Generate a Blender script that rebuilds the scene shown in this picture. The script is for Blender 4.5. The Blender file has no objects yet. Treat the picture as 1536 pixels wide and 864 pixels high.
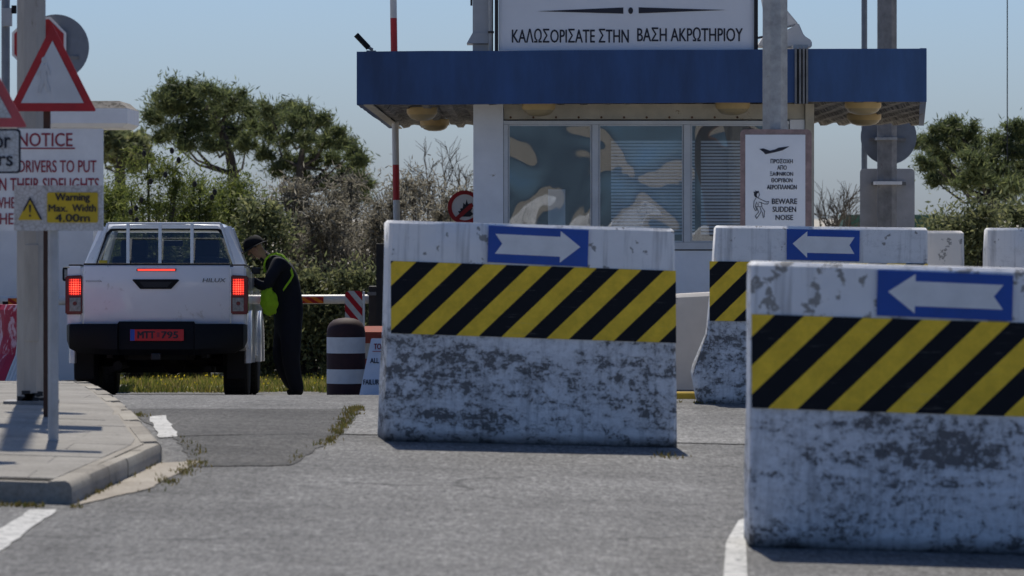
import bpy, bmesh, math, random
import numpy as np
from mathutils import Vector, Matrix, Quaternion
random.seed(7); RNG = np.random.default_rng(7)
SC = bpy.context.scene
COL = SC.collection
R = math.radians
# ------------------------------------------------------------------ camera, sky, sun, exposure
F = 7826.0            # focal length in photo pixels (photo is 1536 wide)
CZ = 2.05             # camera height above the far flat ground
HY = 325.0            # photo row of the horizon
cam = bpy.data.cameras.new('camera'); camo = bpy.data.objects.new('camera', cam); COL.objects.link(camo)
camo.location = (0, 0, CZ); camo.rotation_euler = (R(90), 0, 0)
cam.sensor_width = 36; cam.lens = F / 1536 * 36
cam.shift_y = -(432 - HY) / 1536
cam.clip_start = 0.5; cam.clip_end = 9000
cam.dof.use_dof = True; cam.dof.focus_distance = 51; cam.dof.aperture_fstop = 5.6
SC.camera = camo
SUN_EL, SUN_AZ = 57, -4       # azimuth from straight ahead, minus = left
w = bpy.data.worlds.new('World'); SC.world = w; w.use_nodes = True
wn = w.node_tree.nodes; wl = w.node_tree.links
bg = wn['Background']; sky = wn.new('ShaderNodeTexSky'); sky.sky_type = 'NISHITA'; sky.sun_disc = False
sky.sun_elevation = R(SUN_EL); sky.sun_rotation = R(SUN_AZ)
sky.air_density = 0.72; sky.dust_density = 1.2; sky.ozone_density = 10; sky.altitude = 0
wb = wn.new('ShaderNodeMix'); wb.data_type = 'RGBA'; wb.blend_type = 'MULTIPLY'; wb.inputs[0].default_value = 1   # the photo's cool white balance, over the whole dome
wb.inputs[7].default_value = (.92, .98, 1.04, 1); wl.new(sky.outputs[0], wb.inputs[6]); wl.new(wb.outputs[2], bg.inputs[0])
bg.inputs[1].default_value = 0.073
sl = bpy.data.lights.new('sun', 'SUN'); sl.energy = 3.1; sl.angle = R(0.6); sl.color = (1, .94, .84)
slo = bpy.data.objects.new('sun', sl); COL.objects.link(slo)
S = Vector((math.sin(R(SUN_AZ)) * math.cos(R(SUN_EL)), math.cos(R(SUN_AZ)) * math.cos(R(SUN_EL)), math.sin(R(SUN_EL))))
slo.rotation_euler = (-S).to_track_quat('-Z', 'Y').to_euler(); slo.location = (0, 20, 30)
SC.view_settings.view_transform = 'Standard'; SC.view_settings.look = 'None'
SC.view_settings.exposure = 0.46; SC.view_settings.gamma = 1

# ------------------------------------------------------------------ helpers
ZK = [(-60, -2.3), (0, -2.19), (20, -1.824), (27.5, -1.686), (35.5, -1.540), (40, -1.518), (43, -1.526), (46, -1.572), (48, -1.645),
      (50, -1.73), (54, -1.885), (57, -1.97), (60, -2.03), (62, -2.05), (9999, -2.05)]
ZX = [a for a, b in ZK]; ZY = [b for a, b in ZK]
def gz(x, d):
    """world height of the road at lateral x and distance d"""
    c = float(np.interp(d, [36, 46], [-.029, 0]))
    return CZ + float(np.interp(d, ZX, ZY)) + c * max(-8, min(8, x))
def P(px, py, d):
    return Vector(((px - 768) / F * d, d, CZ - (py - HY) / F * d))
def G(px, py, up=0.0):
    """where the sight line of a photo point meets the road (raised by up)"""
    d = 20.0; last = None
    while d < 64:
        p = P(px, py, d)
        if p.z < gz(p.x, d) + up: break
        d += .02
    p = P(px, py, d); p.z = gz(p.x, d) + up
    return p

def lin(h):
    h = h.lstrip('#'); c = [int(h[i:i + 2], 16) / 255 for i in (0, 2, 4)]
    return tuple(x / 12.92 if x <= .04045 else ((x + .055) / 1.055) ** 2.4 for x in c)

class MB:
    def __init__(s): s.v = []; s.f = []; s.m = []
    def add(s, vs, fs, mi=0):
        o = len(s.v); s.v += [tuple(v) for v in vs]; s.f += [tuple(i + o for i in f) for f in fs]; s.m += [mi] * len(fs); return s
    def box(s, x0, x1, y0, y1, z0, z1, mi=0, b=0.0):
        if x0 > x1: x0, x1 = x1, x0
        if y0 > y1: y0, y1 = y1, y0
        if z0 > z1: z0, z1 = z1, z0
        if b <= 0:
            vs = [(x, y, z) for z in (z0, z1) for y in (y0, y1) for x in (x0, x1)]
            return s.add(vs, [(0, 2, 3, 1), (4, 5, 7, 6), (0, 1, 5, 4), (2, 6, 7, 3), (0, 4, 6, 2), (1, 3, 7, 5)], mi)
        bm = bmesh.new(); bmesh.ops.create_cube(bm, size=1)
        for v in bm.verts:
            v.co = ((x0 + x1) / 2 + v.co.x * (x1 - x0), (y0 + y1) / 2 + v.co.y * (y1 - y0), (z0 + z1) / 2 + v.co.z * (z1 - z0))
        b = min(b, .45 * min(x1 - x0, y1 - y0, z1 - z0))
        bmesh.ops.bevel(bm, geom=bm.edges[:], offset=b, segments=2, affect='EDGES', profile=.6)
        return s.bm(bm, mi)
    def bm(s, bm, mi=0):
        bm.verts.index_update()
        s.add([v.co[:] for v in bm.verts], [[v.index for v in f.verts] for f in bm.faces], mi); bm.free(); return s
    def tube(s, pts, rad, n=8, mi=0, cap=True, flat=None):
        pts = [Vector(p) for p in pts]
        if not hasattr(rad, '__len__'): rad = [rad] * len(pts)
        rings = []; up = Vector((0, 0, 1))
        for i, p in enumerate(pts):
            t = (pts[min(i + 1, len(pts) - 1)] - pts[max(i - 1, 0)]).normalized()
            u = t.cross(Vector((0, 1, 0)) if abs(t.y) < .9 else Vector((1, 0, 0))).normalized(); w_ = t.cross(u)
            rings.append([p + (u * math.cos(2 * math.pi * (k + .5) / n) + w_ * math.sin(2 * math.pi * (k + .5) / n)) * rad[i] for k in range(n)])
        vs = [v for r in rings for v in r]; fs = []
        for i in range(len(pts) - 1):
            for k in range(n):
                fs.append((i * n + k, i * n + (k + 1) % n, (i + 1) * n + (k + 1) % n, (i + 1) * n + k))
        if cap: fs += [tuple(range(n - 1, -1, -1)), tuple((len(pts) - 1) * n + k for k in range(n))]
        return s.add(vs, fs, mi)
    def prism(s, poly, y0, y1, mi=0):
        """poly = (x,z) outline, extruded along y"""
        n = len(poly)
        vs = [(x, y0, z) for x, z in poly] + [(x, y1, z) for x, z in poly]
        return s.add(vs, [tuple(range(n)), tuple(range(2 * n - 1, n - 1, -1))] + [(i, i + n, (i + 1) % n + n, (i + 1) % n) for i in range(n)], mi)
    def prismx(s, poly, x0, x1, mi=0, inset=0.0):
        """poly = (y,z) outline, extruded along x"""
        n = len(poly)
        vs = [(x0, y, z) for y, z in poly] + [(x1, y, z) for y, z in poly]
        return s.add(vs, [tuple(range(n)), tuple(range(2 * n - 1, n - 1, -1))] + [(i, i + n, (i + 1) % n + n, (i + 1) % n) for i in range(n)], mi)
    def loft(s, rings, mi=0, cap=True, closed=True):
        n = len(rings[0]); vs = [v for r in rings for v in r]; fs = []
        for i in range(len(rings) - 1):
            for k in range(n if closed else n - 1):
                fs.append((i * n + k, i * n + (k + 1) % n, (i + 1) * n + (k + 1) % n, (i + 1) * n + k))
        if cap: fs += [tuple(range(n - 1, -1, -1)), tuple((len(rings) - 1) * n + k for k in range(n))]
        return s.add(vs, fs, mi)
    def lathe(s, prof, c, n=20, mi=0, axis='z'):
        rings = []
        for r, h in prof:
            ring = []
            for k in range(n):
                a = 2 * math.pi * k / n; u, v_ = r * math.cos(a), r * math.sin(a)
                ring.append({'z': (c[0] + u, c[1] + v_, c[2] + h), 'y': (c[0] + u, c[1] + h, c[2] + v_), 'x': (c[0] + h, c[1] + u, c[2] + v_)}[axis])
            rings.append(ring)
        return s.loft(rings, mi)
    def build(s, name, mats, parent=None, smooth=False, kind=None, bevel=0.0):
        me = bpy.data.meshes.new(name); me.from_pydata(s.v, [], s.f)
        if not isinstance(mats, (list, tuple)): mats = [mats]
        for m in mats: me.materials.append(m)
        if len(mats) > 1: me.polygons.foreach_set('material_index', s.m)
        bm = bmesh.new(); bm.from_mesh(me); bmesh.ops.recalc_face_normals(bm, faces=bm.faces)
        if bevel: 
            bmesh.ops.bevel(bm, geom=[e for e in bm.edges if len(e.link_faces) == 2 and e.calc_face_angle(0) > .5], offset=bevel, segments=2, affect='EDGES', clamp_overlap=True)
        bm.to_mesh(me); bm.free()
        if smooth:
            me.polygons.foreach_set('use_smooth', [True] * len(me.polygons)); me.set_sharp_from_angle(angle=R(38))
        return link(name, me, parent, kind)

def link(name, me, parent=None, kind=None):
    o = bpy.data.objects.new(name, me); COL.objects.link(o)
    if parent is not None:
        o.parent = parent
        if parent.get('_w'): o.matrix_parent_inverse = Matrix.Translation(-parent.location)
    if kind: o['kind'] = kind
    return o
def tag(o, label, cat, group=None):
    o['label'] = label; o['category'] = cat
    if group: o['group'] = group
    return o
def thing(name, loc, label, cat, group=None, world=True, rot=(0, 0, 0)):
    """Empty at the base of a thing; world=True: its parts are given in world coordinates"""
    o = bpy.data.objects.new(name, None); COL.objects.link(o); o.location = loc; o.rotation_euler = rot
    o.empty_display_size = .2
    if world: o['_w'] = 1
    return tag(o, label, cat, group)
def struct(o): o['kind'] = 'structure'; return o
def copy_tree(o, parent=None, **kw):
    c = o.copy(); COL.objects.link(c); c.parent = parent
    for k, v in kw.items(): c[k] = v
    for ch in o.children: copy_tree(ch, c)
    return c

# ------------------------------------------------------------------ materials
def nt(name):
    m = bpy.data.materials.new(name); m.use_nodes = True
    return m, m.node_tree.nodes, m.node_tree.links, m.node_tree.nodes['Principled BSDF']
def coords(N, L, scale=(1, 1, 1), space='Object', loc=(0, 0, 0)):
    tc = N.new('ShaderNodeTexCoord'); mp = N.new('ShaderNodeMapping'); L.new(tc.outputs[space], mp.inputs[0])
    mp.inputs['Scale'].default_value = scale; mp.inputs['Location'].default_value = loc
    return mp.outputs[0]
def noise(N, L, vec, scale, detail=6, rough=.6, dist=0):
    n = N.new('ShaderNodeTexNoise'); L.new(vec, n.inputs['Vector'])
    n.inputs['Scale'].default_value = scale; n.inputs['Detail'].default_value = detail
    n.inputs['Roughness'].default_value = rough; n.inputs['Distortion'].default_value = dist
    return n.outputs['Fac']
def ramp(N, L, fac, stops):
    r = N.new('ShaderNodeValToRGB'); L.new(fac, r.inputs[0]); e = r.color_ramp.elements
    while len(e) < len(stops): e.new(.5)
    for i, (p, c) in enumerate(stops):
        e[i].position = p; e[i].color = (*c, 1) if hasattr(c, '__len__') else (c, c, c, 1)
    return r.outputs[0]
def mix(N, L, fac, a, b, mode='MIX'):
    m = N.new('ShaderNodeMix'); m.data_type = 'RGBA'; m.blend_type = mode
    for sock, val in ((m.inputs[0], fac), (m.inputs[6], a), (m.inputs[7], b)):
        if hasattr(val, 'is_linked'): L.new(val, sock)
        elif hasattr(val, '__len__'): sock.default_value = (*val, 1)
        else: sock.default_value = val
    return m.outputs[2]
def math_(N, L, op, a, b=None):
    m = N.new('ShaderNodeMath'); m.operation = op
    for i, val in enumerate((a, b)):
        if val is None: continue
        if hasattr(val, 'is_linked'): L.new(val, m.inputs[i])
        else: m.inputs[i].default_value = val
    return m.outputs[0]
def bump(N, L, b, h, strength=.3, dist=.01):
    n = N.new('ShaderNodeBump'); n.inputs['Strength'].default_value = strength; n.inputs['Distance'].default_value = dist
    L.new(h, n.inputs['Height']); L.new(n.outputs[0], b.inputs['Normal']); return n
def plain(name, col, rough=.6, metal=0, var=.25, scale=6, spec=.4, grime=None, gthr=.62, gscale=7, bmp=0, stretch=(1, 1, 1), coat=0):
    """painted or bare surface: base colour broken by noise, optional stains with a shape of their own"""
    m, N, L, b = nt(name)
    v = coords(N, L, stretch)
    n = noise(N, L, v, scale, 6, .65)
    c = mix(N, L, ramp(N, L, n, [(.3, 0), (.7, 1)]), tuple(x * (1 - var) for x in col), tuple(min(1, x * (1 + var * .5)) for x in col))
    if grime:
        g = noise(N, L, v, gscale, 8, .72, .4)
        c = mix(N, L, ramp(N, L, g, [(gthr, 0), (gthr + .05, 1)]), c, grime)
    L.new(c, b.inputs['Base Color'])
    rr = math_(N, L, 'ADD', math_(N, L, 'MULTIPLY', n, .2), rough - .1); L.new(rr, b.inputs['Roughness'])
    b.inputs['Metallic'].default_value = metal; b.inputs['Specular IOR Level'].default_value = spec
    if coat: b.inputs['Coat Weight'].default_value = coat; b.inputs['Coat Roughness'].default_value = .06
    if bmp: bump(N, L, b, noise(N, L, v, scale * 8, 5, .7), bmp, .004)
    return m
M = {}
def asphalt(name, dark, light, crack=True, warm=(1, 1, 1)):
    m, N, L, b = nt(name)
    v = coords(N, L); vs = coords(N, L, (.5, .9, 1))
    big = noise(N, L, vs, .55, 5, .6, .3); mid = noise(N, L, v, 3.0, 6, .7); fine = noise(N, L, v, 65, 3, .8)
    st = noise(N, L, coords(N, L, (.22, 1.6, 1)), 1.5, 5, .6)          # faint cross-wise wear
    f = math_(N, L, 'ADD', math_(N, L, 'MULTIPLY', big, .42), math_(N, L, 'ADD', math_(N, L, 'MULTIPLY', mid, .2), math_(N, L, 'MULTIPLY', st, .38)))
    c = ramp(N, L, f, [(.33, tuple(dark * k for k in warm)), (.67, tuple(light * k for k in warm))])
    c = mix(N, L, 1.0, c, ramp(N, L, fine, [(.28, .42), (.5, .95), (.74, 1.75)]), 'MULTIPLY')
    c = mix(N, L, 1.0, c, ramp(N, L, noise(N, L, v, 14, 5, .8), [(.3, .62), (.7, 1.38)]), 'MULTIPLY')
    c = mix(N, L, 1.0, c, ramp(N, L, noise(N, L, coords(N, L, (1, .16, 1)), 34, 4, .75), [(.3, .52), (.5, 1), (.72, 1.6)]), 'MULTIPLY')   # stone picked out along the wheel tracks
    c = mix(N, L, 1.0, c, ramp(N, L, noise(N, L, v, 1.1, 6, .7, .4), [(.3, .80), (.7, 1.18)]), 'MULTIPLY')
    c = mix(N, L, 1.0, c, ramp(N, L, noise(N, L, coords(N, L, (1.1, .045, 1)), 1.0, 4, .6), [(.32, .74), (.5, 1), (.68, 1.16)]), 'MULTIPLY')   # tyre tracks
    if crack:
        vo = N.new('ShaderNodeTexVoronoi'); vo.feature = 'DISTANCE_TO_EDGE'; vo.inputs['Scale'].default_value = .42
        dv = N.new('ShaderNodeVectorMath'); dv.operation = 'ADD'
        nn = N.new('ShaderNodeTexNoise'); nn.inputs['Scale'].default_value = 1.3; nn.inputs['Detail'].default_value = 6; L.new(v, nn.inputs['Vector'])
        L.new(v, dv.inputs[0]); L.new(nn.outputs['Color'], dv.inputs[1]); L.new(dv.outputs[0], vo.inputs['Vector'])
        gate = ramp(N, L, noise(N, L, v, .5, 3), [(.56, 0), (.62, .7)])
        cr = mix(N, L, gate, (1, 1, 1), ramp(N, L, vo.outputs['Distance'], [(.006, .35), (.02, 1)]))
        c = mix(N, L, 1.0, c, cr, 'MULTIPLY')
        sp = ramp(N, L, noise(N, L, v, 1.7, 4, .6, 1), [(.68, 1), (.73, .55)])     # oil spots
        c = mix(N, L, 1.0, c, sp, 'MULTIPLY')
    L.new(c, b.inputs['Base Color']); b.inputs['Roughness'].default_value = .85; b.inputs['Specular IOR Level'].default_value = .3
    bump(N, L, b, math_(N, L, 'ADD', fine, noise(N, L, v, 22, 4, .7)), .9, .012)
    return m
M['asphalt'] = asphalt('asphalt', .115, .20, warm=(1.02, 1, .96))
M['asphalt_dark'] = asphalt('asphalt_dark', .058, .11, warm=(1.04, 1, .94))
M['asphalt_light'] = asphalt('asphalt_light', .16, .25, warm=(1.02, 1, .95))
def concrete(name, a, bcol, joint=False):
    m, N, L, b = nt(name); v = coords(N, L)
    f = noise(N, L, v, 1.6, 8, .7); g = noise(N, L, v, 40, 4, .8); s_ = noise(N, L, v, 6, 7, .75, .6)
    c = mix(N, L, ramp(N, L, f, [(.3, 0), (.7, 1)]), a, bcol)
    c = mix(N, L, 1.0, c, ramp(N, L, g, [(.3, .75), (.7, 1.2)]), 'MULTIPLY')
    c = mix(N, L, 1.0, c, ramp(N, L, s_, [(.58, 1), (.72, .55)]), 'MULTIPLY')
    L.new(c, b.inputs['Base Color']); b.inputs['Roughness'].default_value = .9; b.inputs['Specular IOR Level'].default_value = .25
    bump(N, L, b, g, .5, .006); return m
M['paving'] = concrete('paving', (.21, .195, .17), (.33, .31, .275))
M['kerb'] = concrete('kerb', (.24, .215, .175), (.37, .34, .29))
M['kerb_b'] = concrete('kerb_worn', (.20, .18, .15), (.34, .31, .26)); M['kerb_c'] = concrete('kerb_pale', (.29, .26, .21), (.42, .39, .33))
M['gutter'] = concrete('gutter', (.27, .235, .19), (.40, .36, .30))
def whitewash(name, base, grime, low, high, seed=0, warm_stain=None, top=0.8, fade=.25, chips=.60):
    """whitewashed concrete: grime speckle thick below height `top`, thin above; plus rain streaks and chips"""
    m, N, L, b = nt(name); v = coords(N, L, loc=(seed * 3.1, seed * 1.7, seed)); raw = coords(N, L)
    sx = N.new('ShaderNodeSeparateXYZ'); L.new(raw, sx.inputs[0])
    big = noise(N, L, coords(N, L, (.7, .7, 2.4), loc=(seed, seed * 2, 0)), 2.2, 7, .68, .6)
    fine = noise(N, L, v, 20, 10, .8, .35)
    cl = noise(N, L, coords(N, L, (.6, .6, 1.6), loc=(seed, 0, seed)), 7.0, 8, .78, .5)
    hs = ramp(N, L, math_(N, L, 'DIVIDE', math_(N, L, 'SUBTRACT', sx.outputs[2], top - fade), fade * 2), [(0, low), (1, high)])
    amt = math_(N, L, 'ADD', math_(N, L, 'MULTIPLY', big, .46), math_(N, L, 'ADD', math_(N, L, 'MULTIPLY', fine, .56), math_(N, L, 'MULTIPLY', cl, .30)))
    amt = math_(N, L, 'ADD', amt, hs)
    g = ramp(N, L, amt, [(.84, 0), (.95, .22), (1.03, .55), (1.15, .88)])
    tone = ramp(N, L, noise(N, L, v, 3, 5, .6), [(.3, tuple(k * .90 for k in base)), (.7, base)])
    gc = mix(N, L, noise(N, L, v, 9, 5), grime, tuple(k * 2.1 for k in grime))
    c = mix(N, L, g, tone, gc)
    st = noise(N, L, coords(N, L, (9, 9, .5), loc=(seed, 0, 0)), 2.2, 5, .6)
    c = mix(N, L, 1.0, c, ramp(N, L, st, [(.52, 1), (.70, .66)]), 'MULTIPLY')
    chip = ramp(N, L, noise(N, L, v, 8.5, 6, .62, .3), [(chips + .0, 0), (chips + .02, .85)])
    chip = math_(N, L, 'MULTIPLY', chip, math_(N, L, 'GREATER_THAN', sx.outputs[2], 1.0))      # paint flakes off along the top
    c = mix(N, L, chip, c, warm_stain or (.25, .235, .21))
    foot = ramp(N, L, math_(N, L, 'ADD', sx.outputs[2], math_(N, L, 'MULTIPLY', fine, .12)), [(.07, .12), (.15, 1)])   # darkens to near black in a ragged band at the foot
    c = mix(N, L, 1.0, c, foot, 'MULTIPLY')
    L.new(c, b.inputs['Base Color']); b.inputs['Roughness'].default_value = .88; b.inputs['Specular IOR Level'].default_value = .25
    h = math_(N, L, 'SUBTRACT', fine, math_(N, L, 'MULTIPLY', g, .8)); bump(N, L, b, h, .55, .012)
    return m
def stripes(name, ca, cb, width, slope=1.0, off=0, ax=0, rough=.45):
    """diagonal hazard print in object space"""
    m, N, L, b = nt(name); v = coords(N, L); sx = N.new('ShaderNodeSeparateXYZ'); L.new(v, sx.inputs[0])
    t = math_(N, L, 'SUBTRACT', sx.outputs[ax], math_(N, L, 'MULTIPLY', sx.outputs[2], slope))
    t = math_(N, L, 'FRACT', math_(N, L, 'DIVIDE', math_(N, L, 'ADD', t, off), width * 2))
    wear = noise(N, L, v, 9, 7, .7)
    fac = math_(N, L, 'GREATER_THAN', t, .5)
    c = mix(N, L, fac, ca, cb)
    c = mix(N, L, 1.0, c, ramp(N, L, wear, [(.3, .78), (.65, 1.08)]), 'MULTIPLY')
    sp = ramp(N, L, noise(N, L, v, 5, 6, .6, .3), [(.70, 0), (.72, .7)]); c = mix(N, L, sp, c, tuple(k * .45 for k in ca))
    sc_ = ramp(N, L, noise(N, L, coords(N, L, (1, 1, 12)), 4, 6, .8), [(.60, 0), (.72, .4)]); c = mix(N, L, sc_, c, (.35, .33, .30))
    L.new(c, b.inputs['Base Color']); b.inputs['Roughness'].default_value = rough; b.inputs['Specular IOR Level'].default_value = .15; return m
def bands(name, ca, cb, width, off=0, ax=2, rough=.5):
    return stripes(name, ca, cb, width, 0, off, ax, rough)
M['hazard'] = stripes('hazard_yellow_black', (.95, .62, .05), (.007, .008, .012), .155, 1.0, .04)
M['hazard2'] = stripes('hazard_yellow_black_2', (.95, .62, .05), (.007, .008, .012), .155, 1.0, .1)
M['hazard3'] = stripes('hazard_yellow_black_3', (.95, .62, .05), (.007, .008, .012), .155, 1.0, .04)
M['sign_blue'] = plain('sign_blue', (.010, .075, .38), .4, var=.18, scale=4)
M['sign_white'] = plain('sign_white', (.80, .80, .79), .5, var=.12, scale=5, grime=(.42, .41, .39), gthr=.66, gscale=11)
M['sign_cracked'] = None
M['sign_red'] = plain('sign_red', (.42, .02, .025), .5, var=.3, scale=5)
M['sign_faded_red'] = plain('sign_faded_red', (.50, .09, .10), .6, var=.25, scale=4)
M['letter_red'] = plain('letter_red', (.30, .025, .045), .5, var=.15)
M['letter_black'] = plain('letter_black', (.016, .017, .03), .5, var=.2)
M['sign_yellow'] = plain('sign_yellow', (.58, .42, .02), .5, var=.15)
M['sign_back'] = plain('sign_back', (.20, .22, .25), .5, metal=.35, var=.3, scale=3, grime=(.12, .12, .12), gthr=.68)
M['sign_back_pale'] = plain('sign_back_pale', (.42, .42, .43), .55, metal=.2, var=.2, scale=4, grime=(.3, .2, .16), gthr=.7)
M['galv'] = plain('galvanised_steel', (.40, .40, .39), .5, metal=.55, var=.35, scale=9, grime=(.26, .24, .21), gthr=.63, bmp=.15)
M['galv_dark'] = plain('weathered_steel', (.24, .235, .23), .6, metal=.3, var=.35, scale=8, grime=(.14, .12, .10), gthr=.64, bmp=.15)
M['pole_paint'] = plain('pole_paint', (.36, .345, .32), .65, metal=.1, var=.3, scale=3, grime=(.20, .18, .155), gthr=.62, gscale=5, bmp=.2, stretch=(2, 2, .4))
M['post_grey'] = plain('post_grey', (.40, .42, .44), .5, metal=.2, var=.2, scale=7, grime=(.26, .24, .22), gthr=.66)
M['post_brown'] = plain('post_brown', (.055, .026, .018), .7, var=.4, scale=9, grime=(.10, .05, .03), gthr=.6)
M['rust'] = plain('rust', (.12, .06, .035), .85, var=.5, scale=10)
M['white_wall'] = plain('white_render', (.82, .81, .80), .85, var=.08, scale=2.5, grime=(.16, .15, .14), gthr=.715, gscale=9, bmp=.25)
M['white_dirty'] = plain('white_dirty_top', (.30, .27, .23), .9, var=.5, scale=9, grime=(.10, .09, .07), gthr=.52, gscale=14, bmp=.4)
M['booth_wall'] = plain('booth_wall', (.78, .79, .80), .7, var=.12, scale=2.4, grime=(.36, .33, .28), gthr=.68, gscale=6, bmp=.15)
M['cream'] = plain('cream_paint', (.50, .46, .37), .7, var=.2, scale=5, grime=(.25, .19, .13), gthr=.64, gscale=6)
M['frame'] = plain('window_frame', (.55, .56, .56), .45, metal=.15, var=.14, scale=5)
M['fascia'] = plain('blue_fascia', (.028, .074, .195), .5, var=.38, scale=2.2, grime=(.05, .13, .30), gthr=.66, gscale=5, stretch=(1.6, 1, .35))
M['fascia2'] = plain('blue_fascia_lit_tone', (.04, .098, .235), .5, var=.32, scale=2.2, grime=(.08, .20, .38), gthr=.67, gscale=5, stretch=(1.6, 1, .4))  # lighter copy of the fascia blue: stronger light on the right part painted in
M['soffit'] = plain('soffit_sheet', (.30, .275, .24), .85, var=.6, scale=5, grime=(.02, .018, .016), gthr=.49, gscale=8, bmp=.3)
M['lamp'] = plain('lamp_beige', (.50, .36, .16), .45, var=.15, scale=6)
M['lamp_lens'] = plain('lamp_lens', (.34, .27, .15), .3, var=.15)
M['black'] = plain('black_paint', (.012, .012, .015), .45, var=.3)
M['rubber'] = plain('rubber', (.014, .014, .014), .85, var=.4, scale=20)
M['dark'] = plain('dark_underbody', (.010, .010, .010), .8, var=.4)
M['plastic_black'] = plain('black_plastic', (.007, .0075, .009), .6, var=.25, spec=.2)
M['car_white'] = plain('white_car_paint', (.80, .82, .84), .3, var=.04, scale=2, coat=.8, grime=(.60, .60, .59), gthr=.6, gscale=3)
M['chrome'] = plain('chrome', (.6, .62, .64), .2, metal=1, var=.05)
M['seat'] = plain('seat_cloth', (.018, .019, .022), .9, var=.3)
M['plate_red'] = plain('plate_red', (.62, .02, .025), .4, var=.1)
M['plate_blue'] = plain('plate_blue', (.02, .08, .42), .4, var=.1)
M['boom_white'] = plain('boom_white', (.62, .60, .56), .45, var=.15)
M['orange'] = plain('reflector_orange', (.62, .16, .015), .4, var=.2)
M['brown_cabinet'] = plain('brown_cabinet', (.045, .038, .034), .7, var=.3)
M['bollard_dark'] = plain('bollard_dark', (.035, .012, .014), .75, var=.4, scale=7, grime=(.12, .05, .045), gthr=.68, bmp=.2)
M['bollard_white'] = plain('bollard_white', (.60, .61, .62), .75, var=.15, scale=6, grime=(.3, .28, .26), gthr=.66, bmp=.2)
M['brick_red'] = plain('block_red', (.30, .06, .035), .8, var=.3)
M['plastic_red'] = plain('plastic_red', (.46, .018, .05), .5, var=.25, scale=5, grime=(.66, .42, .45), gthr=.53, stretch=(1, 1, .3))
M['plastic_white'] = plain('plastic_white', (.66, .66, .64), .5, var=.15, scale=5, grime=(.4, .38, .35), gthr=.66)
M['green_box'] = plain('green_container', (.07, .15, .10), .7, var=.25, scale=3)
M['skin'] = plain('skin', (.40, .23, .15), .55, var=.15, scale=12)
M['navy'] = plain('navy_uniform', (.012, .014, .022), .85, var=.3, scale=12, bmp=.3)
M['cap_black'] = plain('cap_black', (.009, .009, .010), .9, var=.3)
M['neon'] = plain('neon_yellow', (.42, .72, .02), .7, var=.2, scale=9)
M['road_white'] = plain('road_paint_white', (.52, .51, .48), .8, var=.25, scale=4, grime=(.15, .15, .145), gthr=.54, gscale=16, bmp=.3)
M['kerb_yellow'] = plain('kerb_yellow', (.45, .30, .03), .8, var=.3)
M['kerb_black'] = plain('kerb_black', (.03, .03, .03), .8, var=.3)
M['bark'] = plain('bark', (.05, .042, .036), .9, var=.5, scale=9, bmp=.5)
M['bark_grey'] = plain('bark_grey', (.13, .11, .085), .9, var=.4, scale=9)
M['cloth_white'] = plain('white_metal_box', (.58, .57, .55), .6, var=.12, scale=5)
M['steel_box'] = plain('steel_box', (.40, .41, .42), .55, metal=.2, var=.15, scale=3)
# cracked retro-reflective sheet
m, N, L, b = nt('cracked_white_sheet'); v = coords(N, L)
vo = N.new('ShaderNodeTexVoronoi'); vo.feature = 'DISTANCE_TO_EDGE'; vo.inputs['Scale'].default_value = 34; L.new(v, vo.inputs['Vector'])
c = ramp(N, L, vo.outputs['Distance'], [(.0, (.30, .29, .27)), (.07, (.56, .57, .57))])
L.new(mix(N, L, 1.0, c, ramp(N, L, noise(N, L, v, 8), [(.3, .8), (.7, 1.05)]), 'MULTIPLY'), b.inputs['Base Color']); b.inputs['Roughness'].default_value = .5
M['sign_cracked'] = m
def emit(name, col, strength, grid=None):
    m, N, L, b = nt(name); b.inputs['Base Color'].default_value = (*[min(1, k * .5) for k in col], 1); b.inputs['Roughness'].default_value = .25
    b.inputs['Emission Color'].default_value = (*col, 1)
    if grid:
        sx = N.new('ShaderNodeSeparateXYZ'); L.new(coords(N, L), sx.inputs[0])
        a = math_(N, L, 'SINE', math_(N, L, 'MULTIPLY', sx.outputs[0], 2 * math.pi / grid)); d = math_(N, L, 'SINE', math_(N, L, 'MULTIPLY', sx.outputs[2], 2 * math.pi / grid))
        k = math_(N, L, 'MULTIPLY', math_(N, L, 'ADD', math_(N, L, 'ADD', a, d), 2.0), .25)
        rx_ = math_(N, L, 'DIVIDE', math_(N, L, 'SUBTRACT', math_(N, L, 'ABSOLUTE', sx.outputs[0]), .845), .075); rz_ = math_(N, L, 'DIVIDE', math_(N, L, 'SUBTRACT', sx.outputs[2], 1.15), .10)
        r2 = math_(N, L, 'ADD', math_(N, L, 'MULTIPLY', rx_, rx_), math_(N, L, 'MULTIPLY', rz_, rz_))       # the lamp burns brightest at its middle
        k = math_(N, L, 'MULTIPLY', k, math_(N, L, 'MAXIMUM', math_(N, L, 'SUBTRACT', 1.15, math_(N, L, 'MULTIPLY', r2, .5)), .18))
        L.new(math_(N, L, 'MULTIPLY', math_(N, L, 'POWER', k, 2.5), strength), b.inputs['Emission Strength'])
    else: b.inputs['Emission Strength'].default_value = strength
    return m
M['tail_lit'] = emit('tail_lamp_lit', (1, .04, .02), 4.2, .024)
M['brake_lit'] = emit('brake_strip_lit', (1, .05, .03), 1.3)
M['tail_red'] = plain('tail_red_lens', (.16, .006, .008), .15, var=.1)
M['tail_clear'] = plain('tail_clear_lens', (.30, .28, .26), .1, var=.5, scale=30)
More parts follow.
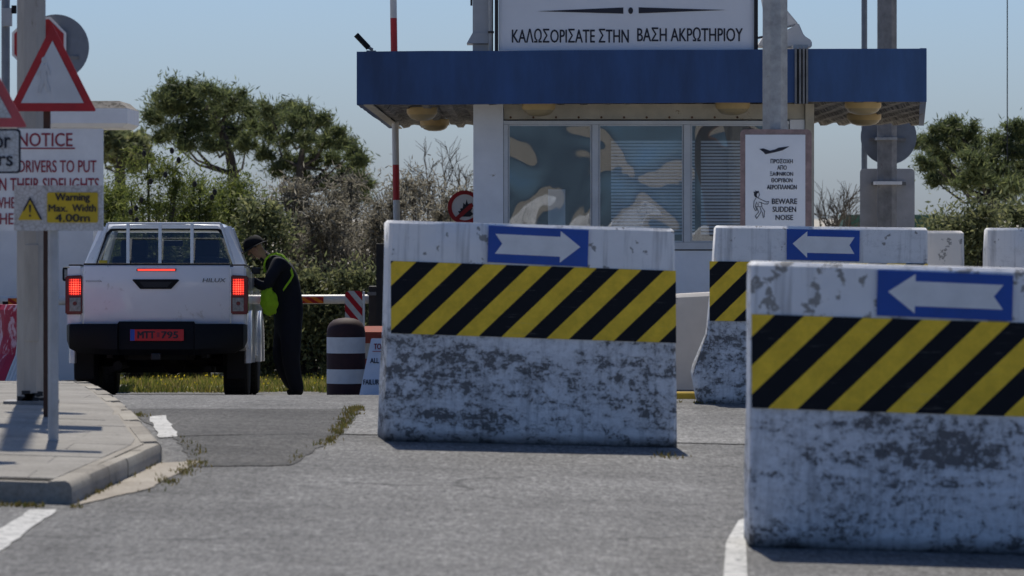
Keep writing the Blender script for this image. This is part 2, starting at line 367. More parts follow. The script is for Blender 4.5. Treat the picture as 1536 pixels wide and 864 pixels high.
def glass(name, tint, gloss, rough=.0, wav=0, wscale=2.0):
    m, N, L, b = nt(name); N.remove(b); out = N['Material Output']
    tr = N.new('ShaderNodeBsdfTransparent'); tr.inputs[0].default_value = (*tint, 1)
    gl = N.new('ShaderNodeBsdfGlossy'); gl.inputs['Roughness'].default_value = rough; gl.inputs[0].default_value = (.9, .92, .95, 1)
    mx = N.new('ShaderNodeMixShader'); mx.inputs[0].default_value = gloss
    L.new(tr.outputs[0], mx.inputs[1]); L.new(gl.outputs[0], mx.inputs[2]); L.new(mx.outputs[0], out.inputs[0])
    if wav:
        bp = N.new('ShaderNodeBump'); bp.inputs['Strength'].default_value = 1; bp.inputs['Distance'].default_value = wav
        h = noise(N, L, coords(N, L, (1, 1, .8)), wscale, 1.5, .45, 1.2); L.new(h, bp.inputs['Height']); L.new(bp.outputs[0], gl.inputs['Normal'])
    return m
M['car_glass'] = glass('car_glass', (.62, .66, .66), .12)
M['film_glass'] = glass('mirror_film_glass', (.84, .88, .91), .11, .02, .019, 1.1)
def leafmat(name, cols, trans=.35):
    m, N, L, b = nt(name); geo = N.new('ShaderNodeNewGeometry')
    c = ramp(N, L, geo.outputs['Random Per Island'], [(i / max(1, len(cols) - 1), k) for i, k in enumerate(cols)])
    c = mix(N, L, 1.0, c, ramp(N, L, noise(N, L, coords(N, L), 1.1, 3), [(.3, .7), (.7, 1.25)]), 'MULTIPLY')
    L.new(c, b.inputs['Base Color']); b.inputs['Roughness'].default_value = .6; b.inputs['Specular IOR Level'].default_value = .3
    tl = N.new('ShaderNodeBsdfTranslucent'); L.new(c, tl.inputs[0]); mx = N.new('ShaderNodeMixShader'); mx.inputs[0].default_value = trans
    L.new(b.outputs[0], mx.inputs[1]); L.new(tl.outputs[0], mx.inputs[2]); L.new(mx.outputs[0], N['Material Output'].inputs[0]); return m
M['pine'] = leafmat('pine_needles', [(.065, .088, .040), (.115, .145, .058), (.20, .22, .085)], .5)
M['pine_young'] = leafmat('young_pine_needles', [(.07, .095, .028), (.14, .175, .040), (.24, .26, .065)], .5)
M['shrub_grey'] = leafmat('grey_twig_leaves', [(.13, .115, .085), (.22, .20, .145), (.36, .33, .26)], .5)
M['shrub_green'] = leafmat('dark_shrub_leaves', [(.085, .10, .052), (.16, .18, .08), (.27, .27, .12)], .5)
M['grass'] = leafmat('grass_blades', [(.08, .11, .025), (.15, .18, .03), (.30, .27, .06), (.22, .17, .08)], .45)
M['weed'] = leafmat('dry_weeds', [(.14, .12, .03), (.20, .15, .05), (.08, .11, .025)], .4)
M['flower'] = leafmat('yellow_flowers', [(.55, .42, .02), (.65, .55, .04)], .4)
M['earth'] = plain('dry_earth', (.44, .40, .33), .95, var=.25, scale=.7, grime=(.20, .20, .12), gthr=.6, gscale=1.3)

# ------------------------------------------------------------------ lettering: text fitted into a rectangle of the plane y = const
def text(s, mat, parent, x0, x1, z0, z1, y, name='lettering', bold=0.0, keep=False, shear=0):
    s = s.translate(str.maketrans('ΑΒΕΖΗΙΚΜΝΟΡΤΥΧ', 'ABEZHIKMNOPTYX'))      # same shapes, cleaner outlines
    cu = bpy.data.curves.new('t', 'FONT'); cu.body = s; cu.size = 1; cu.resolution_u = 3; cu.shear = shear
    to = bpy.data.objects.new('t', cu); COL.objects.link(to)
    dg = bpy.context.evaluated_depsgraph_get(); me = bpy.data.meshes.new_from_object(to.evaluated_get(dg))
    bpy.data.objects.remove(to); bpy.data.curves.remove(cu)
    co = np.empty(len(me.vertices) * 3, np.float32); me.vertices.foreach_get('co', co); co = co.reshape(-1, 3)
    mn, mxx = co.min(0), co.max(0); o = np.empty_like(co)
    o[:, 0] = x0 + (co[:, 0] - mn[0]) / max(1e-6, mxx[0] - mn[0]) * (x1 - x0)
    o[:, 2] = z0 + (co[:, 1] - mn[1]) / max(1e-6, mxx[1] - mn[1]) * (z1 - z0)
    o[:, 1] = y
    if bold:                                     # heavier strokes: the outline repeated a hair to each side
        hgt = z1 - z0; e = bold * hgt * 1.3; k = len(co); fs = [tuple(p.vertices) for p in me.polygons]; vs = []; ff = []
        for i, (dx, dz) in enumerate(((0, 0), (-e, 0), (e, 0), (0, e * .6), (0, -e * .6))):
            vs += [(a + dx, b_ - .0003 * i, c + dz) for a, b_, c in o.tolist()]; ff += [tuple(q + i * k for q in f) for f in fs]
        me2 = bpy.data.meshes.new(name); me2.from_pydata(vs, [], ff); me2.materials.append(mat); return link(name, me2, parent)
    me.vertices.foreach_set('co', o.ravel()); me.materials.clear(); me.materials.append(mat); me.update()
    return link(name, me, parent)
def ptext(s, mat, parent, px0, px1, py0, py1, d, **k):
    a = P(px0, py1, d); c = P(px1, py0, d)
    return text(s, mat, parent, a.x, c.x, a.z, c.z, d, **k)
def pbox(mb, px0, px1, py0, py1, d0, d1, b=0, mi=0):
    a = P(px0, py1, d0); c = P(px1, py0, d0); return mb.box(a.x, c.x, d0, d1, a.z, c.z, mi, b)
def ppoly(mb, pts, d, thick, mi=0):
    q = [P(x, y, d) for x, y in pts]; return mb.prism([(p.x, p.z) for p in q], d, d + thick, mi)

# ================================================================== THE SETTING
xs = sorted(set([-3000, -600, -120, -60, -30, 3000, 600, 120, 60, 30] + list(range(-20, 21, 2))))
ys = sorted(set([-3000, -600, -120, -60, -20] + [i for i in range(-10, 64)] + [66, 70, 80, 100, 140, 200, 400, 1000, 4000]))
def gh(x, y): return gz(x, max(-60, y)) - (.07 if y < 62 else .004)
gm = MB(); nx = len(xs)
gm.add([(x, y, gh(x, y)) for y in ys for x in xs], [(j * nx + i, j * nx + i + 1, (j + 1) * nx + i + 1, (j + 1) * nx + i) for j in range(len(ys) - 1) for i in range(nx - 1)])
struct(gm.build('ground', M['earth']))
rx = [i * .5 for i in range(-19, 17)]; ry = [i * .5 for i in range(-60, 125)]; nx = len(rx)
rm = MB(); rm.add([(x, y, gz(x, y)) for y in ry for x in rx], [(j * nx + i, j * nx + i + 1, (j + 1) * nx + i + 1, (j + 1) * nx + i) for j in range(len(ry) - 1) for i in range(nx - 1)])
struct(rm.build('road', M['asphalt']))
def sheet(name, c4, up, mat, nu=14, nv=14, kind='structure', edge=0.0):
    """a sheet laid on the road between four photo points (near-left, near-right, far-right, far-left)"""
    q = [G(*c, 0) for c in c4]; mb = MB(); vs = []
    for j in range(nv + 1):
        for i in range(nu + 1):
            u, v = i / nu, j / nv
            p = (q[0] * (1 - u) + q[1] * u) * (1 - v) + (q[3] * (1 - u) + q[2] * u) * v
            if edge and (i in (0, nu) or j in (0, nv)): p = p + Vector((random.uniform(-edge, edge), random.uniform(-edge, edge), 0))
            vs.append((p.x, p.y, gz(p.x, p.y) + up))
    mb.add(vs, [(j * (nu + 1) + i, j * (nu + 1) + i + 1, (j + 1) * (nu + 1) + i + 1, (j + 1) * (nu + 1) + i) for j in range(nv) for i in range(nu)])
    o = mb.build(name, mat)
    if kind: o['kind'] = kind
    return o
sheet('asphalt_patch', [(290, 701), (438, 699), (512, 652), (262, 656)], .005, M['asphalt_dark'], edge=.02)
sheet('asphalt_patch', [(255, 655), (510, 652), (545, 614), (175, 614)], .005, M['asphalt_dark'], edge=.02)
sheet('concrete_apron', [(513, 652), (1128, 668), (1128, 640), (542, 618)], .006, M['asphalt_light'], 30, 10, edge=.02)
sheet('gutter', [(112, 760), (222, 735), (302, 692), (236, 696)], .006, M['gutter'], edge=.01)
sheet('road_marking', [(238, 658), (268, 656), (247, 624), (222, 626)], .007, M['road_white'], edge=.012)
sheet('road_marking', [(-60, 832), (-10, 836), (86, 766), (46, 766)], .006, M['road_white'], edge=.01)
sheet('road_marking', [(1085, 870), (1121, 870), (1119, 815), (1089, 815)], .006, M['road_white'])
sheet('road_marking', [(1089, 815), (1119, 815), (1121, 778), (1108, 782)], .006, M['road_white'])

# ---- traffic island on the left: kerb stones and paving bays
A0 = G(105, 757); A1 = G(241, 694); KH = .125
A2 = Vector((-4.35, 50.5, 0)); A3 = Vector((-9.5, 50.5, 0)); AL = Vector((-9.5, A0.y + .15, 0))
isl = [Vector((p.x, p.y, 0)) for p in (AL, A0, A1, A2, A3)]
im = MB(); cen = sum(isl, Vector()) / 5
core = []
for i in range(5):                      # bed under the paving: the outline pulled in by half a kerb
    p, a, b_ = isl[i], isl[i - 1], isl[(i + 1) % 5]
    n1 = (p - a).normalized(); n1 = Vector((-n1.y, n1.x, 0)); n2 = (b_ - p).normalized(); n2 = Vector((-n2.y, n2.x, 0))
    core.append(p + (n1 + n2).normalized() * .09)
top = [(p.x, p.y, gz(p.x, p.y) + KH - .03) for p in core]; bot = [(p.x, p.y, gz(p.x, p.y) - .1) for p in core]
# subdivided along depth by strips
def clipx(y):
    """island inner x-range at depth y"""
    pts = []
    for i in range(5):
        a, b_ = core[i], core[(i + 1) % 5]
        if (a.y - y) * (b_.y - y) <= 0 and abs(a.y - b_.y) > 1e-6: pts.append(a.x + (b_.x - a.x) * (y - a.y) / (b_.y - a.y))
    return (min(pts), max(pts)) if len(pts) >= 2 else None
yy = [A0.y + .22 + i * .3 for i in range(int((50.3 - A0.y - .25) / .3))]
rows = [(y, clipx(y)) for y in yy if clipx(y)]
im = MB()
for (y0, r0), (y1, r1) in zip(rows, rows[1:]):
    im.add([(r0[0], y0, gz(r0[0], y0) + KH - .003), (r0[1], y0, gz(r0[1], y0) + KH - .003), (r1[1], y1, gz(r1[1], y1) + KH - .003), (r1[0], y1, gz(r1[0], y1) + KH - .003)], [(0, 1, 2, 3)])
island = struct(im.build('traffic_island', M['kerb']))
def kerb_run(a, b_, parent, mats, hgt=KH, wid=.13, step=.9, side=1, zf=gz):
    d = (b_ - a); L_ = d.length; n = max(1, round(L_ / step)); t = d.normalized(); nrm = Vector((-t.y, t.x, 0)) * side
    for k in range(n):
        p = a + t * (L_ * k / n + .006); q = a + t * (L_ * (k + 1) / n - .006)
        jz = random.uniform(-.009, .009); jo = random.uniform(-.010, .010)
        mb = MB(); ring = []
        for e in (p, q):
            zb = zf(e.x, e.y); o = e + nrm * jo
            prof = [(0, -.08), (0, hgt * .72), (.012, hgt * .93), (.035, hgt + jz), (wid, hgt + jz - .003), (wid, -.08)]
            ring.append([(o.x + nrm.x * u, o.y + nrm.y * u, zb + h) for u, h in prof])
        mb.loft(ring); mb.build('kerb_stone', mats[k % len(mats)], parent, smooth=True)
for i in range(3): kerb_run(isl[i], isl[i + 1], island, [M['kerb'], M['kerb_b'], M['kerb'], M['kerb_c']], step=.75)
y = A0.y + .24; row = 0
while y < 46:
    dep = .62
    r0, r1 = clipx(y + .02), clipx(min(50, y + dep))
    if r0 and r1:
        xr0, xr1 = r0[1] - .055, r1[1] - .055; x = -7.2 + (row % 2) * .45
        while x < max(xr0, xr1):
            xe = x + .9
            a0, a1 = min(xe - .003, xr0), min(xe - .003, xr1)
            if a0 > x + .05 or a1 > x + .05:
                a0, a1 = max(a0, x + .01), max(a1, x + .01); t_ = KH + random.uniform(-.0015, .0015)
                c = [(x, y), (a0, y), (a1, y + dep - .004), (x, y + dep - .004)]
                MB().add([(u, v, gz(u, v) + KH - .03) for u, v in c] + [(u, v, gz(u, v) + t_) for u, v in c], [(3, 2, 1, 0), (4, 5, 6, 7), (0, 1, 5, 4), (1, 2, 6, 5), (2, 3, 7, 6), (3, 0, 4, 7)]).build('paving_slab', M['paving'], island)
            x = xe
    y += dep; row += 1

# ---- island of the gatehouse, painted kerb
bz = CZ - 1.50; bi = MB(); BX0, BX1, BY0, BY1 = -.75, 6.2, 44.5, 62
bi.box(BX0 + .1, BX1 - .1, BY0 + .1, BY1, CZ - 2.2, bz - .006)
bisl = struct(bi.build('booth_island', M['paving']))
zf = lambda x, y: bz - .12
kerb_run(Vector((BX0, BY0, 0)), Vector((BX1, BY0, 0)), bisl, [M['kerb_yellow'], M['kerb_black']], .12, .13, .5, 1, lambda x, y: bz - .12)
kerb_run(Vector((BX0, BY1, 0)), Vector((BX0, BY0 + .14, 0)), bisl, [M['kerb']], .12, .13, .9, 1, lambda x, y: bz - .12)
fl = MB(); fl.box(BX0 + .02, BX1, BY0 + .03, BY1, CZ - 2.2, bz - .13); fl.build('foundation', M['kerb'], bisl)

# ================================================================== CONCRETE BARRIERS
def barrier(name, pL, pR, d, label, levels, mat, roll, yaw=0, haz=None, arrow=None, hz=(.77, 1.27), H=1.5, depth=.48, arr=None):
    """levels: (z, grow left, grow right, grow front, grow back). root at the middle of the foot of the front face"""
    a, b_ = P(*pL, d), P(*pR, d); c = (a + b_) / 2; L_ = (b_ - a).length / 2
    tr_ = math.tan(R(roll)); r = thing(name, c, label, 'barrier', None, world=False, rot=(0, R(roll), R(yaw)))
    mb = MB(); rings = []
    for z, gl, gr, gf, gb in levels:
        x0, x1, y0, y1 = -L_ - gl - z * tr_, L_ + gr - z * tr_, -gf, depth + gb
        k = .022
        nxs = 9
        ring = [(x0 + k, y0, z)] + [(x0 + (x1 - x0) * i / nxs, y0, z) for i in range(1, nxs)] + [(x1 - k, y0, z), (x1, y0 + k, z), (x1, y1 - k, z), (x1 - k, y1, z), (x0 + k, y1, z), (x0, y1 - k, z), (x0, y0 + k, z)]
        rings.append([(px + random.uniform(-.004, .004), py + random.uniform(-.003, .003), pz + (random.uniform(-.004, .004) if 0 < z < H - .03 else 0)) for px, py, pz in ring])
    mb.loft(rings); mb.build('concrete_body', mat, r, smooth=True)
    if haz:
        zz0, zz1, hl, hr, hm, tilt = haz
        gf = float(np.interp((zz0 + zz1) / 2, [l[0] for l in levels], [l[3] for l in levels]))
        gf0 = float(np.interp(zz0, [l[0] for l in levels], [l[3] for l in levels])); gf1 = float(np.interp(zz1, [l[0] for l in levels], [l[3] for l in levels]))
        y0 = -gf0 - .010; y1 = -gf1 - .010; x0, x1 = -L_ + hl, L_ + hr
        pm = MB()
        vs = [(x0 - zz0 * tr_, y0, zz0), (x1 - zz0 * tr_, y0, zz0 - tilt), (x1 - zz1 * tr_, y1, zz1 - tilt), (x0 - zz1 * tr_, y1, zz1)]
        pm.add(vs + [(x, y + .004, z) for x, y, z in vs], [(0, 1, 2, 3), (7, 6, 5, 4), (0, 4, 5, 1), (1, 5, 6, 2), (2, 6, 7, 3), (3, 7, 4, 0)]); pm.build('hazard_panel', hm, r)
    if arrow:
        x0, x1, z0, z1, dr, tl = arrow; x0 -= z0 * tr_; x1 -= z0 * tr_
        gf = float(np.interp((z0 + z1) / 2, [l[0] for l in levels], [l[3] for l in levels])); y = -gf - .016
        pm = MB().prism([(x0, z0), (x1, z0 - tl), (x1, z1 - tl), (x0, z1)], y, y + .008); pa = pm.build('arrow_panel', M['sign_blue'], r)
        w_, h_ = x1 - x0, z1 - z0; cz_ = (z0 + z1) / 2
        pts = [(.07, .28), (.14, .02), (.07, -.26), (.72, -.26), (.72, -.42), (.92, .03), (.72, .44), (.72, .28)]
        pts = [((u if dr > 0 else 1 - u), v) for u, v in pts]
        poly = [(x0 + u * w_, cz_ + v * h_ - tl * u) for u, v in pts]
        if dr < 0: poly = poly[::-1]
        am = MB().prism(poly, y - .004, y - .001); am.build('arrow', M['sign_white'], pa)
    return r
M['ww_mid'] = whitewash('whitewash_mid', (.92, .91, .89), (.060, .055, .050), .295, .10, 1, top=.90, fade=.2, chips=.63)
M['ww_near'] = whitewash('whitewash_near', (.90, .90, .90), (.055, .050, .047), .295, .09, 4, top=.88, fade=.2, chips=.555)
M['ww_third'] = whitewash('whitewash_third', (.86, .86, .85), (.06, .055, .05), .30, .16, 9, top=.85, chips=.64)
M['ww_far'] = whitewash('whitewash_far', (.80, .75, .68), (.06, .055, .05), .14, .08, 12, top=.8, chips=.62)
lv = lambda fl, fr: [(0, fl * .85, fr, .055, .06), (.03, fl, fr, .06, .06), (.33, fl * .85, fr, .05, .06), (.36, fl * .8, fr, .045, .05), (.76, fl * .25, fr * .4, .0, .0), (1.30, 0, 0, -.02, -.02), (1.48, -.004, -.004, -.022, -.022), (1.5, -.02, -.02, -.04, -.04)]
barrier('concrete_barrier', (583, 663), (1016, 673), 35.45, 'whitewashed concrete barrier with blue sign pointing right, standing alone in mid road', lv(.035, 0), M['ww_mid'], 1.72, 6.0,
        haz=(.735, 1.225, .012, 0, M['hazard'], .012), arrow=(-.31, .375, 1.235, 1.485, 1, .012))
barrier('concrete_barrier', (1126, 822), (1690, 838), 27.3, 'nearest whitewashed concrete barrier, cut by the right edge, blue sign pointing left', lv(.012, 0), M['ww_near'], 1.55, 0,
        haz=(.735, 1.225, .005, 0, M['hazard2'], .01), arrow=(-.325, .385, 1.235, 1.475, -1, .01))
barrier('concrete_barrier', (1068, 611), (1392, 615), 43.0, 'flared whitewashed concrete barrier below aircraft noise board, blue sign pointing left', 
        [(0, .05, .03, .05, .06), (.06, .12, .06, .07, .08), (.28, .155, .08, .07, .08), (.34, .14, .08, .06, .07), (.60, .04, .03, .0, .0), (1.0, .0, .0, -.01, -.01), (1.48, -.035, -.0, -.02, -.02), (1.5, -.05, -.02, -.04, -.04)], M['ww_third'], .6, 0,
        haz=(.715, 1.205, -.02, 0, M['hazard3'], 0), arrow=(-.275, .325, 1.225, 1.478, -1, .008))
barrier('concrete_barrier', (1330, 612), (1447, 612), 44.2, 'cream concrete block behind the barrier below aircraft noise board', lv(.02, .02), M['ww_far'], 0, 0, H=1.5)
barrier('concrete_barrier', (1482, 600), (1760, 600), 45.5, 'far whitewashed concrete barrier at the right edge, beyond the gap with foliage', lv(.03, .02), M['ww_third'], 0, 0)

# low white block between the two barriers, on the gatehouse island
r = thing('low_block', P(1040, 590, 45.2), 'low cream concrete block with chipped paint seen in the gap between two barriers', 'block')
mb = MB(); a = P(985, 590, 45.2); b_ = P(1095, 441, 45.2)
mb.loft([[(a.x, 45.2, bz), (b_.x, 45.2, bz), (b_.x, 45.75, bz), (a.x, 45.75, bz)], [(a.x + .02, 45.23, b_.z - .04), (b_.x - .02, 45.23, b_.z - .01), (b_.x - .02, 45.72, b_.z - .01), (a.x + .02, 45.72, b_.z - .04)],
         [(a.x + .05, 45.27, b_.z - .01), (b_.x - .05, 45.27, b_.z + .02), (b_.x - .05, 45.68, b_.z + .02), (a.x + .05, 45.68, b_.z - .01)]])
mb.build('body', plain('cream_block', (.60, .56, .51), .85, var=.12, scale=3, grime=(.2, .17, .14), gthr=.66, gscale=7, bmp=.2), r)

# ================================================================== GATEHOUSE
DF = 48.0; DW = 48.55
zs0 = P(535, 157, DF).z; xL = P(535, 157, DF).x; xR = P(1390, 157, DF).x; zs1 = zs0 + .03
gh_ = thing('gatehouse', (1.2, DW, bz), 'white gatehouse with deep blue flat canopy and wide mirrored windows', 'building')
def zso(x): return zs0 + (x - xL) / (xR - xL) * (zs1 - zs0)
ztop = P(535, 77, DF).z - zs0
DB = 60.8; xRB = 4.8
def fascia(name, a, b_, mat, t=.06, parent=gh_):
    """a, b_ = plan points, front face from a to b_"""
    d = Vector((b_[0] - a[0], b_[1] - a[1], 0)); L_ = d.length; d.normalize(); n = Vector((-d.y, d.x, 0))
    mb = MB(); n_ = max(1, int(L_ / .6)); rings = []
    for i in range(n_ + 1):
        p = Vector((a[0], a[1], 0)) + d * L_ * i / n_
        jt = random.uniform(-.005, .005); jb = random.uniform(-.004, .004)
        z = zso(min(xR, p.x)); q = p + n * t
        rings.append([(p.x, p.y, z + jb), (q.x, q.y, z + jb), (q.x, q.y, z + ztop + jt), (p.x, p.y, z + ztop + jt)])
    mb.loft(rings); return mb.build(name, mat, parent)
xj0, xj1 = P(1193, 0, DF).x, P(1211, 0, DF).x
fascia('fascia_panel', (xL, DF), (xj0, DF), M['fascia'])
fascia('fascia_panel', (xj1, DF), (xR, DF), M['fascia2'])
fascia('fascia_panel', (xR + .002, DF + .065), (xRB, DB), M['fascia2'])
fascia('fascia_panel', (xL, DB), (xL, DF + .062), M['fascia'])
mb = MB()
for px in (1194, 1200.5, 1206, 1211):                       # joint: dark channel with flanges
    x = P(px, 0, DF).x; mb.box(x - .012, x + .006, DF - .02, DF + .05, zso(x) - .015, zso(x) + ztop + .01)
mb.build('joint_flange', M['galv_dark'], gh_)
x0, x1 = xj0 + .005, xj1 - .005; MB().box(x0, x1, DF + .02, DF + .05, zso(x0) - .01, zso(x0) + ztop).build('joint_channel', M['black'], gh_)
# soffit: corrugated sheets, each its own strip with ribs running in depth
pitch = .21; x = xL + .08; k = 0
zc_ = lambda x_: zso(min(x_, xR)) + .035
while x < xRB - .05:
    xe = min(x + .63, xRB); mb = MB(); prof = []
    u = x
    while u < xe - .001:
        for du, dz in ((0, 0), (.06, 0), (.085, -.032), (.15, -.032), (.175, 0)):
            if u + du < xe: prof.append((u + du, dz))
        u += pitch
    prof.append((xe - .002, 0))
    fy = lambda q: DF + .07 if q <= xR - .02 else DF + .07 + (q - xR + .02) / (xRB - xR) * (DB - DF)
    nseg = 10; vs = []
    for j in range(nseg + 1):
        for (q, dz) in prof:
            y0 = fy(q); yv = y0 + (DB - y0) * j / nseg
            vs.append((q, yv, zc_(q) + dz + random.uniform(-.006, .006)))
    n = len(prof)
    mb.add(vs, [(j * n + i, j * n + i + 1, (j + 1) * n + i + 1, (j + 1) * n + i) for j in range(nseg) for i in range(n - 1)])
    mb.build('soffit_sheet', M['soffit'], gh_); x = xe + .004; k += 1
MB().box(xL + .062, xL + .15, DF + .063, DB - .05, zs0 - .008, zs0 + .002).build('edge_trim', M['cream'], gh_)
rp = MB(); rp.prism([(0, 0)] * 0, 0, 0) if False else None
rp = MB(); pl = [(xL + .07, DF + .07), (xR - .02, DF + .07), (xRB - .08, DB), (xL + .07, DB)]
rp.loft([[(p[0], p[1], zs0 + .12) for p in pl], [(p[0], p[1], zs0 + ztop - .1) for p in pl]]); rp.build('roof_deck', M['galv_dark'], gh_)
# walls
wx0, wx1 = P(710, 0, DW).x, P(1221, 0, DW).x; wtop = zs0 + .02; DBW = 53.6
def wall(name, px0, px1, py0, py1, d0, d1, mat, b=0):
    return pbox(MB(), px0, px1, py0, py1, d0, d1, b).build(name, mat, gh_)
zsill = P(0, 376, DW).z
MB().box(wx0, wx1, DW, DW + .15, bz, zsill).build('wall', M['booth_wall'], gh_)
zl = P(0, 179, DW).z
MB().box(P(756, 0, DW).x, P(1207, 0, DW).x, DW + .03, DW + .15, zl, wtop).build('lintel', M['cream'], gh_)
MB().box(wx0, P(755, 0, DW).x, DW - .01, DW + .15, zsill + .002, wtop).build('pilaster', M['booth_wall'], gh_)
MB().box(P(1185, 0, DW).x, P(1207, 0, DW).x, DW + .01, DW + .15, zsill + .002, zl - .002).build('pilaster', M['booth_wall'], gh_)
MB().box(P(1208, 0, DW).x, P(1221, 0, DW).x, DW - .02, DW + .15, zsill + .002, wtop).build('corner_post', M['cream'], gh_)
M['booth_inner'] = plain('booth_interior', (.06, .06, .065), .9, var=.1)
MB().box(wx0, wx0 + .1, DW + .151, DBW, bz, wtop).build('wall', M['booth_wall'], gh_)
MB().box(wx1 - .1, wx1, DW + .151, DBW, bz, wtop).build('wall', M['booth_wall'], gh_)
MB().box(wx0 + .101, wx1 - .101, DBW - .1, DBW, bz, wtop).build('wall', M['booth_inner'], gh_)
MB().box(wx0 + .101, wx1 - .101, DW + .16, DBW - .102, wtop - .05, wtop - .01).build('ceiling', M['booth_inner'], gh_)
# windows: aluminium frame members, three panes
zt, zb = P(0, 181, DW).z, P(0, 374, DW).z
fx0, fx1 = P(755.5, 0, DW).x, P(1184, 0, DW).x
win = MB().box(fx0, fx1, DW - .005, DW + .07, zt - .035, zt - .001).build('window', M['frame'], gh_)
win['label'] = 'wide aluminium window in three sliding panes with wavy mirror film'
MB().box(fx0, fx1, DW - .02, DW + .09, zb, zb + .065).build('sill', M['frame'], win)
for a, b_ in ((755.5, 762), (888, 898), (1025.5, 1036)):
    MB().box(P(a, 0, DW).x + .001, P(b_, 0, DW).x, DW - .006, DW + .06, zb + .067, zt - .037).build('mullion', M['frame'], win)
for a, b_ in ((762.5, 887.5), (898.5, 1025), (1036.5, 1183)):
    x0, x1 = P(a, 0, DW).x, P(b_, 0, DW).x
    MB().box(x0, x1, DW + .028, DW + .034, zb + .067, zt - .037).build('pane', M['film_glass'], win)
    mb = MB(); t = .012
    for bx_ in ((x0, x0 + t, zb + .067, zt - .037), (x1 - t, x1, zb + .067, zt - .037), (x0 + t, x1 - t, zb + .067, zb + .067 + t), (x0 + t, x1 - t, zt - .037 - t, zt - .037)): mb.box(bx_[0], bx_[1], DW + .012, DW + .027, bx_[2], bx_[3])
    mb.build('sash', M['frame'], win)
M['blind'] = plain('blind_slat', (.85, .85, .83), .5, var=.05)
for a, b_ in ((917, 1024), (1038, 1043), (1052, 1112)):
    mb = MB(); x0, x1 = P(a, 0, DW).x, P(b_, 0, DW).x; z = P(0, 214, DW).z
    while z > P(0, 352, DW).z:
        mb.add([(x0, DW + .12, z), (x1, DW + .12, z), (x1, DW + .128, z + .019), (x0, DW + .128, z + .019)], [(0, 1, 2, 3)]); z -= .0305
    mb.build('blind', M['blind'], win, kind='stuff')
for px in list(range(766, 1140, 34)):
    p = P(px, 178, DW); MB().lathe([(.0, -.012), (.011, -.012), (.011, 0.01)], (p.x, DW - .005, p.z + .012), 8, 0, 'y').build('bolt', M['rust'], gh_)
# things inside the booth: a desk with a monitor seen through the third pane
dk = thing('desk', (2.2, 50.2, bz), 'pale desk inside the gatehouse behind the third window', 'desk')
MB().box(.4, 2.6, 49.8, 50.5, bz + .72, bz + .76).build('desktop', M['cream'], dk)
for x in (.45, 2.5): MB().box(x, x + .06, 49.85, 50.45, bz, bz + .718).build('leg', M['cream'], dk)
pp = P(848, 330, 49.2); nb = thing('notice_sheet', (pp.x, 49.0, bz + 1.2), 'pale sheet standing behind the leftmost gatehouse window', 'paper')
pbox(MB(), 822, 848, 284, 352, 49.0, 49.012).build('sheet', M['sign_white'], nb)
MB().box(pp.x - .2, pp.x + .1, 48.9, 49.1, bz, CZ - 27 / F * 49).build('stand', M['cream'], nb)
# soffit lamps
def bulkhead(px0, px1, pyt, d, label):
    cx = P((px0 + px1) / 2, 0, d).x; rw = (px1 - px0) / 2 / F * d; z = zso(min(cx, xR)) + .0
    r_ = thing('soffit_lamp', (cx, d, z), label, 'lamp', 'round beige lamps under the canopy')
    prof = [(rw * .82, .02), (rw, .018), (rw, -.035), (rw * .93, -.052)]
    MB().lathe(prof, (cx, d, z), 24).build('ring', M['lamp'], r_, smooth=True)
    MB().lathe([(rw * .9, -.05), (rw * .86, -.07), (rw * .7, -.092), (rw * .4, -.108), (rw * .05, -.112)], (cx, d, z), 24).build('lens', M['lamp_lens'], r_, smooth=True)
bulkhead(783, 833, 157, 48.33, 'beige round lamp under the canopy front, above the leftmost window pane')
bulkhead(1073, 1125, 154, 48.33, 'beige round lamp under the canopy front, above the third window pane')
bulkhead(610, 656, 166, 50.2, 'front one of two beige lamps under the left canopy overhang')
bulkhead(630, 674, 183, 56.3, 'rear one of two beige lamps under the left canopy overhang')
bulkhead(1267, 1322, 157, 48.5, 'upper of two beige lamps under the right canopy overhang')
bulkhead(1270, 1322, 178, 54.5, 'lower of two beige lamps under the right canopy overhang, rear one')

# ---- roof signboard with Greek lettering
DS = 47.95; zb0 = zs0 + ztop
sb = thing('roof_signboard', (P(940, 0, DS).x, DS, zb0), 'large white roof signboard with black frame and Greek welcome lettering', 'signboard')
DS2 = DF + .10
pbox(MB(), 748, 1131, -190, 76, DS2, DS2 + .04).build('board', plain('signboard_face', (.72, .74, .77), .5, var=.06, scale=2), sb)
pbox(MB(), 742, 747.5, -192, 79, DS2 - .03, DS2 + .07).build('frame_post', M['black'], sb)
pbox(MB(), 1131.5, 1137, -192, 79, DS2 - .03, DS2 + .07).build('frame_post', M['black'], sb)
pbox(MB(), 742, 1137, -197, -192, DS2 - .03, DS2 + .07).build('frame_rail', M['black'], sb)
ptext('ΚΑΛΩΣΟΡΙΣΑΤΕ ΣΤΗΝ', M['letter_black'], sb, 768, 943, 43, 64, DS2 - .004, bold=.012)
ptext('ΒΑΣΗ ΑΚΡΩΤΗΡΙΟΥ', M['letter_black'], sb, 956, 1114, 41, 62, DS2 - .004, bold=.012)
ppoly(MB(), [(806, 16.8), (935, 20.5), (935, 11.2)], DS2 - .005, .004).build('tapered_rule', M['letter_black'], sb)
ppoly(MB(), [(1088, 15), (958, 20), (958, 11)], DS2 - .005, .004).build('tapered_rule', M['letter_black'], sb)
ppoly(MB(), [(946 + 3.6 * math.cos(a * .4189), 16 + 5 * math.sin(a * .4189)) for a in range(15)], DS2 - .005, .004).build('dot', M['letter_black'], sb)
